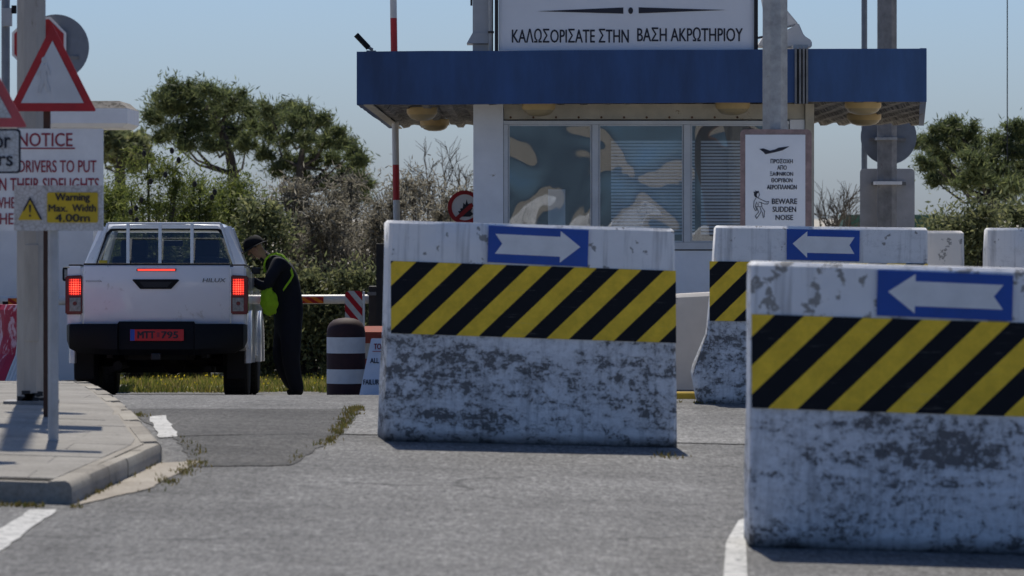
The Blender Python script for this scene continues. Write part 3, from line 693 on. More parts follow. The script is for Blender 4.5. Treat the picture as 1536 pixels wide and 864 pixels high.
# braces carrying the sign from behind
for px in (800, 1080): MB().tube([P(px, -60, DS2 + .04), Vector((P(px, 0, DS2).x, DS2 + 1.2, zb0 - .1))], .02, 6).build('brace', M['galv_dark'], sb)

# grey ventilation hood left of the sign
vh = thing('roof_cabinet', P(724, 76, 48.3), 'grey sheet metal cabinet with flared skirt on the canopy beside the signboard', 'cabinet')
c = MB(); pbox(c, 709, 733, 66.5, 79, 48.25, 48.65); pbox(c, 709, 733, -60, 49, 48.2, 48.7)
q = [(709, 49), (733, 49), (736, 65), (700, 65)]; ppoly(c, q, 48.18, .56); c.build('housing', M['steel_box'], vh)
MB().tube([P(736.5, 78, 48.15), P(736.5, -70, 48.15)], .022, 8).build('conduit', M['galv'], vh, smooth=True)
pbox(MB(), 732, 741, 46.5, 49.5, 48.1, 48.2).build('clamp', M['black'], vh)
pbox(MB(), 705.5, 708.5, -30, 8, 48.2, 48.3).build('bracket', M['black'], vh)
# pale floodlight housing right of the sign
fhs = thing('floodlight', P(1190, 72, 48.7), 'pale angular floodlight housing on the canopy behind the steel lamp post', 'floodlight')
c = MB(); ppoly(c, [(1136, 69), (1150, 48), (1182, 44), (1198, 34), (1206, 53), (1218, 61), (1218, 71), (1160, 71)], 48.6, .5); c.build('housing', M['cloth_white'], fhs, bevel=.01)
c = MB(); ppoly(c, [(1140, -25), (1178, 12), (1198, 36), (1170, 44), (1150, 30)], 48.75, .35); c.build('visor', M['cloth_white'], fhs, bevel=.01)
pbox(MB(), 1190, 1212, 67, 74, 48.2, 48.58).build('bracket', M['galv'], fhs)
MB().tube([P(1136, 57, 48.4), P(1160, 52, 48.65)], .012, 6).build('arm', M['black'], fhs)
# small floodlight at the left canopy corner
cc = thing('corner_spotlight', P(556, 77, 48.2), 'small dark tilted spotlight on the left corner of the blue canopy', 'spotlight')
MB().tube([P(534, 52, 48.3), P(553, 72, 48.3)], .028, 8).build('head', M['plastic_black'], cc)
MB().tube([P(550, 70, 48.3), P(558, 74, 48.3), P(556, 79, 48.3)], .018, 6).build('bracket', M['galv_dark'], cc)
MB().box(P(550, 0, 48.3).x, P(564, 0, 48.3).x, 48.2, 48.4, zb0 - .02, zb0 + .015).build('base', M['galv_dark'], cc)

# ================================================================== POLES AND SIGNS, RIGHT
def octpole(name, px0, px1, d, ztop_, zbase, label, mat, cat='lamp post'):
    c = P((px0 + px1) / 2, 0, d); rr = (px1 - px0) / 2 / F * d / math.cos(math.pi / 8)
    r_ = thing(name, (c.x, d, zbase), label, cat)
    MB().tube([(c.x, d, zbase), (c.x, d, ztop_)], [rr, rr * .96], 8).build('shaft', mat, r_)
    MB().box(c.x - rr * 1.7, c.x + rr * 1.7, d - rr * 1.7, d + rr * 1.7, zbase, zbase + .025).build('base_plate', M['galv_dark'], r_)
    return r_
lp = octpole('lamp_post', 1144, 1181, 44.75, CZ + 7, bz, 'octagonal galvanised steel lamp post behind the aircraft noise board', M['galv'])
# aircraft noise board on its front
DN = 44.55; nsb = thing('noise_warning_board', P(1164, 420, DN), 'white board with aircraft, startled man and Greek and English noise warning', 'sign')
c = MB(); 
def rrect(x0, x1, y0, y1, r_, n=5):
    pts = []
    for cx_, cy_, a0 in ((x1 - r_, y0 + r_, -90), (x1 - r_, y1 - r_, 0), (x0 + r_, y1 - r_, 90), (x0 + r_, y0 + r_, 180)):
        for i in range(n + 1):
            a = R(a0 + 90 * i / n); pts.append((cx_ + r_ * math.cos(a), cy_ + r_ * math.sin(a)))
    return pts
ppoly(c, rrect(1110.5, 1217.5, 194, 362, 8), DN, .03); MB().box(P(1112, 0, DN).x, P(1216, 0, DN).x, DN + .0305, DN + .034, P(0, 360, DN).z, P(0, 196, DN).z).build('back_plate', M['sign_back'], nsb)
c.build('backing', plain('pink_weathered_edge', (.30, .215, .20), .8, var=.35, scale=14), nsb)
pbox(MB(), 1118, 1208, 202, 356, DN - .008, DN - .002).build('panel', plain('panel_white', (.76, .78, .80), .45, var=.06, scale=4), nsb)
for dx in (-.09, .09):
    MB().box(P(1163, 0, DN).x + dx - .012, P(1163, 0, DN).x + dx + .012, DN + .035, DN + .22, P(0, 230, DN).z, P(0, 224, DN).z).build('clamp', M['galv'], nsb)
K = M['letter_black']; dd = DN - .012
for s_, x0, x1, y0, y1 in (('ΠΡΟΣΟΧΗ', 1156, 1189, 238.5, 245), ('ΑΠΟ', 1166, 1180, 248, 254.5), ('ΞΑΦΝΙΚΟΝ', 1155, 1189.5, 257.5, 264), ('ΘΟΡΥΒΟΝ', 1157, 1188.5, 267, 273.5), ('ΑΕΡΟΠΛΑΝΩΝ', 1150.5, 1195, 277, 284),
                           ('BEWARE', 1158, 1195.5, 298, 306), ('SUDDEN', 1159, 1194, 310, 318), ('NOISE', 1163.5, 1189.5, 322.5, 330)):
    ptext(s_, K, nsb, x0, x1, y0, y1, dd, bold=.025)
ppoly(MB(), [(1139, 223.5), (1145, 222.5), (1155, 226), (1163, 224), (1168, 221.5), (1176, 220.5), (1184, 219.5), (1180, 222), (1174, 225.5), (1160, 229), (1148, 231.5), (1145, 228)], dd, .003).build('aircraft_pictogram', K, nsb)
mb = MB()
def pline(pts, wpx=.9):
    for (x0, y0), (x1, y1) in zip(pts, pts[1:]):
        n_ = Vector((-(y1 - y0), x1 - x0)).normalized() * wpx / 2
        ppoly(mb, [(x0 + n_.x, y0 + n_.y), (x1 + n_.x, y1 + n_.y), (x1 - n_.x, y1 - n_.y), (x0 - n_.x, y0 - n_.y)], dd - random.uniform(0, .0008), .002)
ppoly(mb, [(1131, 290), (1130, 287.5), (1133, 288), (1133, 285.5), (1135.5, 287), (1138, 286), (1138.5, 289), (1136, 290), (1135, 293), (1137, 297), (1133, 296), (1131, 293)], dd, .003)
pline([(1138.5, 289), (1139, 293), (1137, 297), (1141, 299), (1150, 303), (1153, 302), (1152, 306), (1147, 306), (1138, 303)])
pline([(1134, 297), (1131, 302), (1130.5, 311), (1133, 316), (1135, 315), (1133, 309), (1135, 303)])
pline([(1133, 310), (1143, 310), (1142, 303)])
pline([(1135, 311), (1138, 318), (1133, 324), (1135, 328), (1139, 322), (1142, 317), (1140, 311)])
pline([(1143, 311), (1147, 317), (1146, 326)]); pline([(1145, 327), (1143.5, 318)])
pline([(1137, 304), (1137.3, 309)])
mb.build('startled_man_pictogram', K, nsb)
# posts behind the canopy
bp = octpole('lamp_post', 1316, 1345, 63, CZ + 8, CZ - 2.05, 'octagonal steel lamp post carrying two sign backs behind the canopy', M['galv_dark'])
def signpost(name, px, d, label, w_px, zb_, zt_, mat):
    c = P(px, 0, d); r_ = thing(name, (c.x, d, zb_), label, 'post'); MB().tube([(c.x, d, zb_), (c.x, d, zt_)], w_px / 2 / F * d, 10).build('tube', mat, r_, smooth=True); return r_
signpost('signal_mast', 1296.5, 63.6, 'thin grey mast just left of the post with two sign backs', 9, CZ - 2.05, CZ + 6, M['sign_back'])
r_ = thing('round_sign', P(1333, 247, 63.3), 'round sign seen from its grey-blue back under the right canopy', 'sign')
c = MB(); ppoly(c, [(1333 + 42 * math.cos(i * math.pi / 20), 205 + 42 * math.sin(i * math.pi / 20)) for i in range(40)], 63.25, .012); c.build('plate', M['sign_back'], r_)
pbox(MB(), 1304, 1359, 207, 212, 63.2, 63.24).build('rail', M['galv_dark'], r_); pbox(MB(), 1315, 1346, 206, 210, 62.84, 63.19).build('strap', M['galv'], r_)
r_ = thing('plate_sign', P(1331, 338, 63.3), 'rectangular sign seen from its pale back below the round sign', 'sign')
c = MB(); ppoly(c, rrect(1290, 1372, 253, 345, 6), 63.26, .012); c.build('plate', M['sign_back_pale'], r_)
pbox(MB(), 1307, 1359, 273, 278, 63.21, 63.25).build('rail', M['galv_dark'], r_); pbox(MB(), 1313, 1353, 272, 277, 62.84, 63.2).build('strap', M['sign_white'], r_)
# overhead cable and far container
cb = MB().tube([P(1511, -80, 70), P(1511, 240, 70)], .008, 5).build('hanging_cable', M['black']); tag(cb, 'thin dark vertical cable against the sky above the right tree', 'cable')
gc = thing('green_container', (P(1335, 0, 98).x, 98, 0), 'green metal container peeping over the barriers below the sign backs', 'container')
c0, c1 = P(1270, 322, 98), P(1412, 322, 98)
MB().box(c0.x, c1.x, 98, 100.4, 0.1, c0.z).build('body', M['green_box'], gc)
for i in range(12):
    x = c0.x + (c1.x - c0.x) * i / 12; MB().box(x + .02, x + .07, 97.97, 97.999, .15, c0.z - .05).build('rib', M['green_box'], gc)
MB().box(c0.x - .01, c1.x + .01, 97.96, 100.41, 0, .099).build('base_rail', M['dark'], gc)

# no open fire sign at the left corner of the gatehouse
DQ = 56.0; nf = thing('fire_ban_sign', (P(697, 0, DQ).x, DQ, gz(0, 56)), 'round white sign with red ring and slashed black flame beside the gatehouse', 'sign')
circ = lambda r0, n=40: [(697 + r0 * math.cos(2 * math.pi * i / n), 311 + r0 * math.sin(2 * math.pi * i / n)) for i in range(n)]
c = MB(); ppoly(c, circ(25.5), DQ, .01); c.build('plate', M['sign_white'], nf)
c = MB(); o_, i_ = circ(25.5), circ(19.5)
for k in range(40): ppoly(c, [o_[k], o_[(k + 1) % 40], i_[(k + 1) % 40], i_[k]], DQ - .006, .005)
c.build('ring', M['sign_red'], nf)
ppoly(MB(), [(686, 325), (689, 320), (687, 317), (691, 316), (690, 313), (694, 312), (695, 304), (698, 307), (700, 299), (702, 306), (705, 305), (704, 311), (709, 312), (706, 317), (710, 321), (705, 325)], DQ - .004, .003).build('flame', K, nf)
ppoly(MB(), [(683, 326), (687, 330), (711, 309), (707, 304)], DQ - .009, .004).build('slash', M['sign_red'], nf)
MB().tube([(P(697, 0, DQ).x, DQ + .04, gz(0, 56)), (P(697, 0, DQ).x, DQ + .04, P(0, 290, DQ).z)], .025, 8).build('post', M['post_grey'], nf)

# ================================================================== BOOMS, BOLLARD, A-BOARD
DBm = 60.6
bm_ = thing('boom_barrier', (P(562, 0, DBm).x, DBm, gz(-1.5, DBm)), 'lowered white boom barrier with orange reflectors behind the pickup', 'barrier')
a, b_ = P(-60, 451.5, DBm), P(566, 448.5, DBm)
MB().tube([a, b_], .055, 12).build('arm', M['boom_white'], bm_, smooth=True)
mr = stripes('reflector_print', (.62, .17, .015), (.36, .02, .015), .07, -1.6, 0)
for px in (468, 395, 250, 120, 30):
    t = (px - -60) / 626; c0 = a + (b_ - a) * t; MB().box(c0.x - .135, c0.x + .135, DBm - .063, DBm - .050, c0.z - .045, c0.z + .03).build('reflector', mr, bm_)
c = MB(); pbox(c, 553, 590, 429.5, 520, DBm - .12, DBm + .3, .01); bb = P(0, 520, DBm).z
c.box(P(553, 0, DBm).x, P(590, 0, DBm).x, DBm - .12, DBm + .3, gz(-1.5, DBm), bb - .001); c.build('cabinet', M['brown_cabinet'], bm_)
pbox(MB(), 551, 592, 438, 443, DBm - .15, DBm - .121).build('cabinet_lip', M['galv_dark'], bm_)
# chevron plate in front of the boom
DV = 59.5; cv = thing('chevron_marker', (P(531, 0, DV).x, DV, gz(-1.8, DV)), 'red and white diagonal striped plate on a post behind the bollard', 'marker')
mch = stripes('red_white_print', (.50, .02, .03), (.66, .65, .62), .075, -.85, .03)
ppoly(MB(), [(517.5, 440), (521, 436.5), (540, 436.5), (543.5, 440), (543.5, 492), (517.5, 492)], DV, .012).build('plate', mch, cv)
pbox(MB(), 543.8, 547, 437, 500, DV, DV + .06).build('edge', M['sign_white'], cv)
MB().box(P(527, 0, DV).x, P(535, 0, DV).x, DV + .013, DV + .06, gz(-1.8, DV), P(0, 445, DV).z).build('post', M['galv'], cv)
# striped block behind the bollard
DK = 54.0; sbk = thing('striped_block', (P(562, 0, DK).x, DK, gz(-1.5, DK)), 'red and cream striped masonry block between bollard and concrete barrier', 'block')
zz = [gz(-1.5, DK), P(0, 560, DK).z, P(0, 538, DK).z, P(0, 515, DK).z, P(0, 498, DK).z]
for i in range(4): MB().box(P(545, 0, DK).x, P(605, 0, DK).x, DK, DK + .5, zz[i], zz[i + 1]).build('band', [M['cream'], M['brick_red']][i % 2], sbk)
c = MB(); xa, xb_ = P(545, 0, DK).x, P(605, 0, DK).x; zt_ = P(0, 490, DK).z
c.loft([[(xa, DK, zz[4]), (xb_, DK, zz[4]), (xb_, DK + .5, zz[4]), (xa, DK + .5, zz[4])], [(xa + .01, DK + .2, zt_), (xb_ - .1, DK + .2, zt_), (xb_ - .1, DK + .3, zt_), (xa + .01, DK + .3, zt_)]]); c.build('cap', M['brick_red'], sbk)
# bollard
DO = 50.0; bo = thing('bollard', (P(519, 0, DO).x, DO, gz(-1.6, DO)), 'stout round bollard banded dark maroon and pale blue-white', 'bollard')
cx = P(519, 0, DO).x; rb = 29 / F * DO; zo = [gz(-1.6, DO) - .02] + [P(0, q, DO).z for q in (575, 553.5, 529.5, 505.5)]
for i in range(4):
    MB().lathe([(rb, 0), (rb * random.uniform(.99, 1.0), (zo[i + 1] - zo[i]) * .5), (rb, zo[i + 1] - zo[i])], (cx, DO, zo[i]), 32).build('band', [M['bollard_dark'], M['bollard_white']][i % 2], bo, smooth=True)
zt_ = P(0, 476.5, DO).z - zo[4]
MB().lathe([(rb, 0), (rb * .995, zt_ * .25), (rb * .96, zt_ * .48), (rb * .86, zt_ * .7), (rb * .66, zt_ * .87), (rb * .4, zt_ * .96), (rb * .05, zt_)], (cx, DO, zo[4]), 32).build('domed_top', M['bollard_dark'], bo, smooth=True)
# A-board
DA = 46.8; ab = thing('a_board_sign', (P(570, 0, DA).x, DA, gz(-1.2, DA)), 'leaning white A-board with red and black lettering beside the bollard', 'sign')
zg = gz(-1.2, DA); tp = P(0, 509, DA).z
def abq(px, py): 
    t = (CZ - (py - HY) / F * DA - zg) / (tp - zg); p = P(px, py, DA); return (p.x, DA + t * .16, p.z)
ql = [(538.5, 0), (612, 0), (600, 1), (555, 1)]
v4 = [(P(539, 0, DA).x, DA, zg), (P(612, 0, DA).x, DA, zg), (P(600, 0, DA).x, DA + .16, tp), (P(556, 0, DA).x, DA + .16, tp)]
MB().add(v4 + [(x, y + .02, z) for x, y, z in v4], [(0, 1, 2, 3), (7, 6, 5, 4), (0, 4, 5, 1), (1, 5, 6, 2), (2, 6, 7, 3), (3, 7, 4, 0)]).build('front_board', plain('aboard_white', (.58, .62, .68), .5, var=.1), ab)
v5 = [(x, DA + .36 + .16 - (y - DA) * 1.0, z) for x, y, z in v4]
MB().add(v5 + [(x, y + .02, z) for x, y, z in v5], [(0, 1, 2, 3), (7, 6, 5, 4), (0, 4, 5, 1), (1, 5, 6, 2), (2, 6, 7, 3), (3, 7, 4, 0)]).build('rear_board', M['sign_white'], ab)
def abtext(s_, x0, x1, y0, y1, mat, b=.02):
    p0, p1 = P(x0, y1, DA), P(x1, y0, DA); o = text(s_, mat, ab, p0.x, p1.x, p0.z, p1.z, 0, bold=b)
    for v in o.data.vertices: v.co.y = DA + (v.co.z - zg) / (tp - zg) * .16 - .006
abtext('TO', 560.5, 571, 516, 524.5, M['letter_red'], .03); abtext('ALL P', 555, 574, 537.5, 545, K); abtext('FAILURE', 545, 572, 569.5, 577, K)
p0, p1 = P(558, 528, DA), P(585, 527, DA); 
tt = (p0.z - zg) / (tp - zg) * .16
MB().box(p0.x, p1.x, DA + tt - .008, DA + tt - .003, p0.z, p1.z).build('underline', M['letter_red'], ab)

# raised boom left of the gatehouse
DR = 57.0; rb_ = thing('raised_boom', (P(598, 0, DR).x, DR, gz(-1.2, DR)), 'raised boom barrier arm with red and white bands left of the gatehouse', 'barrier')
seg = [(345, 'w'), (300, 'w'), (247, 'r'), (130, 'w'), (77, 'r'), (27, 'r'), (-75, 'w'), (-130, 'r'), (-240, 'w')]
ys_ = [345, 300, 247, 78, 27, -80, -130, -240]; cl_ = ['w', 'r', 'w', 'r', 'w', 'r', 'w']
bx = lambda py: 590.0 + (py) * 5.0 / 328
for i in range(7):
    p0, p1 = P(bx(ys_[i]), ys_[i], DR), P(bx(ys_[i + 1]), ys_[i + 1], DR)
    MB().tube([p0, p1], .038, 12).build('arm_section', M['boom_white'] if cl_[i] == 'w' else M['sign_red'], rb_, smooth=True)
p0 = P(bx(345), 345, DR); MB().box(p0.x - .22, p0.x + .22, DR - .2, DR + .2, gz(-1.2, DR), p0.z - .15).build('cabinet', M['brown_cabinet'], rb_)
MB().box(p0.x - .06, p0.x + .06, DR - .06, DR + .06, p0.z - .149, p0.z + .02).build('arm_bracket', M['galv_dark'], rb_)

# ================================================================== LEFT: PILLAR, SIGNS, PLASTIC BARRIERS
DP = 62.2; gp = thing('gate_pillar', (P(20, 0, DP).x, DP, CZ - 2.05), 'broad white rendered gate pillar with overhanging capstone', 'pillar')
MB().box(P(-190, 0, DP).x, P(140, 0, DP).x, DP, DP + 1.2, CZ - 2.05, P(0, 192, DP).z).build('shaft', M['white_wall'], gp)
x0, x1 = P(-250, 0, DP).x, P(194, 0, DP).x; z0, z1 = P(0, 192, DP).z + .001, P(0, 152, DP).z; y0, y1 = DP - .35, DP + 1.6
c = MB(); h = z1 - z0
c.loft([[(x0 + .06, y0 + .06, z0), (x1 - .06, y0 + .06, z0), (x1 - .06, y1 - .06, z0), (x0 + .06, y1 - .06, z0)], [(x0, y0, z0 + .05), (x1, y0, z0 + .05), (x1, y1, z0 + .05), (x0, y1, z0 + .05)],
        [(x0, y0, z1 - .09), (x1, y0, z1 - .09), (x1, y1, z1 - .09), (x0, y1, z1 - .09)]]); c.build('capstone', M['white_wall'], gp)
c = MB(); c.loft([[(x0, y0, z1 - .089), (x1, y0, z1 - .089), (x1, y1, z1 - .089), (x0, y1, z1 - .089)], [(x0 + .1, y0 + .12, z1), (x1 - .1, y0 + .12, z1), (x1 - .1, y1 - .12, z1), (x0 + .1, y1 - .12, z1)]]); c.build('capstone_top', M['white_dirty'], gp)

def gI(px, py): return G(px, py, KH)
# big octagonal post
b0 = gI(47, 606); zI = lambda p: gz(p.x, p.y) + KH
lpL = octpole('lamp_post', 26, 68, b0.y, CZ + 7, zI(b0), 'octagonal weathered lamp post with access hatch on the left island', M['pole_paint'])
rr = 21 / F * b0.y
MB().box(b0.x - rr * .38, b0.x + rr * .62, b0.y - rr - .006, b0.y - rr * .9, P(0, 512, b0.y).z, P(0, 366, b0.y).z, 0, .01).build('access_hatch', M['pole_paint'], lpL)
mb = MB()
for _ in range(22):
    x = b0.x + random.uniform(-rr * .8, rr * .75); z = P(0, random.uniform(588, 603), b0.y).z; w_ = random.uniform(.01, .035)
    yv = b0.y - rr * (1.0 if abs(x - b0.x) < rr * .4 else 1.0 - (abs(x - b0.x) / rr - .414) * 1.0) - .004
    mb.box(x - w_, x + w_, yv, yv + .002, z - w_ * .5, z + w_ * .5)
mb.build('tar_spots', M['black'], lpL)
# brown post with notice board and triangle
b1 = gI(70, 626); D1 = b1.y
nbd = thing('notice_board', (b1.x, D1, zI(b1)), 'white notice board with red lettering on sidelights, on a brown post', 'sign')
MB().box(b1.x - 5 / F * D1, b1.x + 5 / F * D1, D1, D1 + .05, zI(b1), P(0, 100, D1).z).build('post', M['post_brown'], nbd)
DB1 = D1 - .03
pbox(MB(), -165, 155, 193, 346, DB1, DB1 + .02).build('board', M['sign_white'], nbd)
Rm = M['letter_red']; dn = DB1 - .004
ptext('NOTICE', Rm, nbd, 27, 108.5, 199.5, 219.5, dn, bold=.012)
pbox(MB(), 26, 112.5, 221.5, 223.5, dn - .002, dn).build('underline', Rm, nbd)
ptext('DRIVERS TO PUT', Rm, nbd, 27.5, 144.5, 240.5, 258.5, dn, bold=.012)
ptext('ON THEIR SIDELIGHTS', Rm, nbd, -15, 148.5, 267, 286, dn, bold=.012)
ptext('WHEN', Rm, nbd, -9, 33, 296, 312.5, dn, bold=.012); ptext('THE', Rm, nbd, -12, 20, 320, 336.5, dn, bold=.012)
tri = thing('pedestrian_warning_sign', (b1.x, D1 - .05, P(0, 167, D1).z), 'red bordered white triangle with a faded walking figure above notice board', 'sign')
def triangle(root, cx_, yt, yb, half, d, bw, red, white, rd=4):
    pts = [(cx_, yt), (cx_ + half, yb), (cx_ - half, yb)]
    def rounded(pts, r_):
        out = []
        for i in range(3):
            p, a_, c_ = Vector(pts[i]), Vector(pts[i - 1]), Vector(pts[(i + 1) % 3])
            u, v = (a_ - p).normalized(), (c_ - p).normalized()
            for t in (1, .55, .2): out.append(tuple(p + u * r_ * t + v * r_ * (.0 if t == 1 else .1 / t * .4)))
            for t in (.2, .55, 1): out.append(tuple(p + v * r_ * t + u * r_ * (.0 if t == 1 else .1 / t * .4)))
        return out
    c = MB(); ppoly(c, rounded(pts, rd), d, .012); c.build('border', red, root)
    cg = Vector((cx_, (yt + 2 * yb) / 3)); s_ = 1 - bw / ((yb - yt) / 3)
    inn = [tuple(cg + (Vector(p) - cg) * s_) for p in pts]
    c = MB(); ppoly(c, inn, d - .005, .004); c.build('face', white, root)
triangle(tri, 78.5, 36, 167, 66, D1 - .06, 12.5, M['sign_red'], plain('faded_face', (.56, .58, .60), .5, var=.08, scale=6))
c = MB(); d = D1 - .068; fm = plain('faded_figure', (.50, .515, .53), .5, var=.1)
ppoly(c, [(66 + 4 * math.cos(a), 90 + 5 * math.sin(a)) for a in [i * .6 for i in range(10)]], d, .002)
ppoly(c, [(61, 97), (71, 97), (75, 112), (72, 113), (69, 105), (70, 118), (76, 138), (72, 139), (66, 124), (60, 140), (56, 139), (62, 118), (61, 106), (57, 114), (54, 112)], d - .003, .002); c.build('faded_figure', fm, tri)
MB().box(b1.x - .03, b1.x + .03, D1 - .047, D1 - .001, P(0, 120, D1).z, P(0, 110, D1).z).build('bracket', M['galv_dark'], tri)
# octagonal and round signs on the big post
oc = thing('octagonal_sign', (b0.x, b0.y + rr, P(0, 100, b0.y).z), 'octagonal red sign with white rim behind the lamp post and triangle', 'sign')
octo = lambda r_: [(58.5 + r_ * math.cos(R(22.5 + 45 * i)), 66 + r_ * 1.0 * math.sin(R(22.5 + 45 * i))) for i in range(8)]
c = MB(); ppoly(c, octo(44), b0.y + rr + .03, .012); c.build('rim', M['sign_white'], oc)
c = MB(); ppoly(c, octo(40), b0.y + rr + .024, .005); c.build('face', M['sign_red'], oc)
MB().box(b0.x - .04, b0.x + .04, b0.y + rr * .9, b0.y + rr + .0235, P(0, 72, b0.y).z, P(0, 62, b0.y).z).build('clamp', M['galv_dark'], oc)
rd = thing('round_sign', (P(90, 0, b0.y).x, b0.y + .3, P(0, 120, b0.y).z), 'round sign seen from its dark grey back behind the left triangle', 'sign')
c = MB(); ppoly(c, [(84 + 49.5 * math.cos(i * math.pi / 22), 71 + 49.5 * math.sin(i * math.pi / 22)) for i in range(44)], b0.y + rr + .09, .012); c.build('plate', M['sign_back'], rd)
pbox(MB(), 50, 118, 84, 88, b0.y + rr + .07, b0.y + rr + .088).build('rail', M['galv_dark'], rd)
# width warning sign on thin grey post
b2 = gI(80, 661); D2 = b2.y
ws = thing('width_warning_sign', (b2.x, D2, zI(b2)), 'cracked white plate with yellow width warning on a slim grey post', 'sign')
MB().tube([(b2.x, D2, zI(b2)), (b2.x, D2, P(0, 290, D2).z)], 8 / F * D2, 16).build('post', M['post_grey'], ws, smooth=True)
dw = D2 - .055
pbox(MB(), 21, 154.5, 278, 346, dw, dw + .012).build('plate', M['sign_cracked'], ws)
c = MB(); ppoly(c, rrect(70.5, 147, 288.5, 334, 3), dw - .005, .004); c.build('yellow_panel', M['sign_yellow'], ws)
ptext('Warning', K, ws, 83, 134.5, 290, 304.5, dw - .009, bold=.03); ptext('Max.', K, ws, 73, 101, 307, 317.5, dw - .009, bold=.03); ptext('Width', K, ws, 108.5, 143.5, 306.5, 317.5, dw - .009, bold=.03); ptext('4.00m', K, ws, 83, 134.5, 321, 332.5, dw - .009, bold=.03)
ppoly(MB(), [(45, 296), (63, 330), (27, 330)], dw - .005, .004).build('triangle_border', M['sign_yellow'], ws)
c = MB(); 
for q in ([(45, 295), (63.5, 329.5), (60.5, 329.5), (45, 300)], [(45, 295), (45, 300), (36.5, 316), (33.5, 317)]): ppoly(c, q, dw - .008, .003)
ppoly(c, [(43.2, 307), (46.8, 307), (46, 318.5), (44, 318.5)], dw - .008, .003); ppoly(c, [(45 + 1.7 * math.cos(i), 323.5 + 2 * math.sin(i)) for i in range(6)], dw - .008, .003); c.build('exclamation_mark', K, ws)
for q in (286, 338): MB().box(b2.x - .04, b2.x + .04, D2 - .043, D2 - .02, P(0, q + 2, D2).z, P(0, q - 2, D2).z).build('clamp', M['galv_dark'], ws)
# nearer signs at the frame edge
D3 = 31.5; b3 = Vector(((-40 - 768) / F * D3, D3, 0)); z3 = gz(b3.x, D3) + KH
ns = thing('kerb_side_sign', (b3.x, D3, z3), 'blurred red triangle over a black-rimmed text plate, cut by left edge', 'sign')
MB().tube([(b3.x, D3, z3), (b3.x, D3, P(0, 60, D3).z)], .035, 12).build('post', M['post_grey'], ns, smooth=True)
triangle(ns, -40, 45, 191, 81, D3 - .06, 14, M['sign_faded_red'], M['sign_cracked'], 6)
c = MB(); ppoly(c, rrect(-110, 31, 193, 260, 6), D3 - .06, .012); c.build('plate_border', K, ns)
c = MB(); ppoly(c, rrect(-107, 28, 196, 257, 5), D3 - .065, .004); c.build('plate_face', M['sign_cracked'], ns)
ptext('or', K, ns, -8, 15.5, 206, 222, D3 - .07, bold=.03); ptext('rs', K, ns, -2, 19, 234, 249, D3 - .07, bold=.03)
for q in (150, 226): MB().box(b3.x - .05, b3.x + .05, D3 - .047, D3 - .034, P(0, q + 3, D3).z, P(0, q - 3, D3).z).build('clamp', M['galv_dark'], ns)
# thin mast with box far left
mt = signpost('signal_mast', 8.5, 64.0, 'thin grey mast with small box at the upper left corner', 13, CZ - 2.05, CZ + 6, M['sign_back'])
pbox(MB(), 3, 17, 12, 39, 63.8, 63.93).build('junction_box', M['steel_box'], mt); pbox(MB(), 17.2, 24, 8, 20, 63.8, 63.9).build('sensor', M['plastic_black'], mt)

# plastic water barriers beyond the island, run leaving to the far left
J0 = P(58, 592, 51.2); J0.z = gz(J0.x, J0.y)
dirv = Vector((-math.sin(R(48)), math.cos(R(48)), 0)); sdv = Vector((math.cos(R(48)), math.sin(R(48)), 0))
jp = [(.33, 0), (.33, .05), (.30, .12), (.22, .28), (.14, .42), (.11, .60), (.10, .86), (.07, .91)]
def jersey(s0, s1, mat, label):
    c0 = J0 + dirv * s0; r_ = thing('plastic_barrier', (c0.x, c0.y, J0.z), label, 'barrier', 'plastic barriers beyond the left island')
    mb = MB(); rings = []; n_ = 13
    for i in range(n_):
        s_ = s0 + (s1 - s0) * i / (n_ - 1); k = .0 if i % 3 else .022
        rings.append([tuple(J0 + dirv * s_ + sdv * (u - k) + Vector((0, 0, h_))) for u, h_ in jp] + [tuple(J0 + dirv * s_ - sdv * (u - k) + Vector((0, 0, h_))) for u, h_ in jp[::-1]])
    mb.loft(rings); mb.build('shell', mat, r_)
    for f_ in (.25, .7):
        q = J0 + dirv * (s0 + (s1 - s0) * f_) + Vector((0, 0, .91)); MB().lathe([(.03, -.01), (.03, .03), (.0, .03)], q, 10).build('filler_cap', M['plastic_black'], r_)
jersey(0, .2, M['plastic_white'], 'white plastic barrier end flaring at its foot behind the left lamp post')
jersey(.21, 1.3, M['plastic_red'], 'ribbed red plastic barrier at the left edge behind the lamp post')
jersey(1.32, 2.3, M['plastic_white'], 'white plastic barrier beyond the red one, mostly outside the left edge')

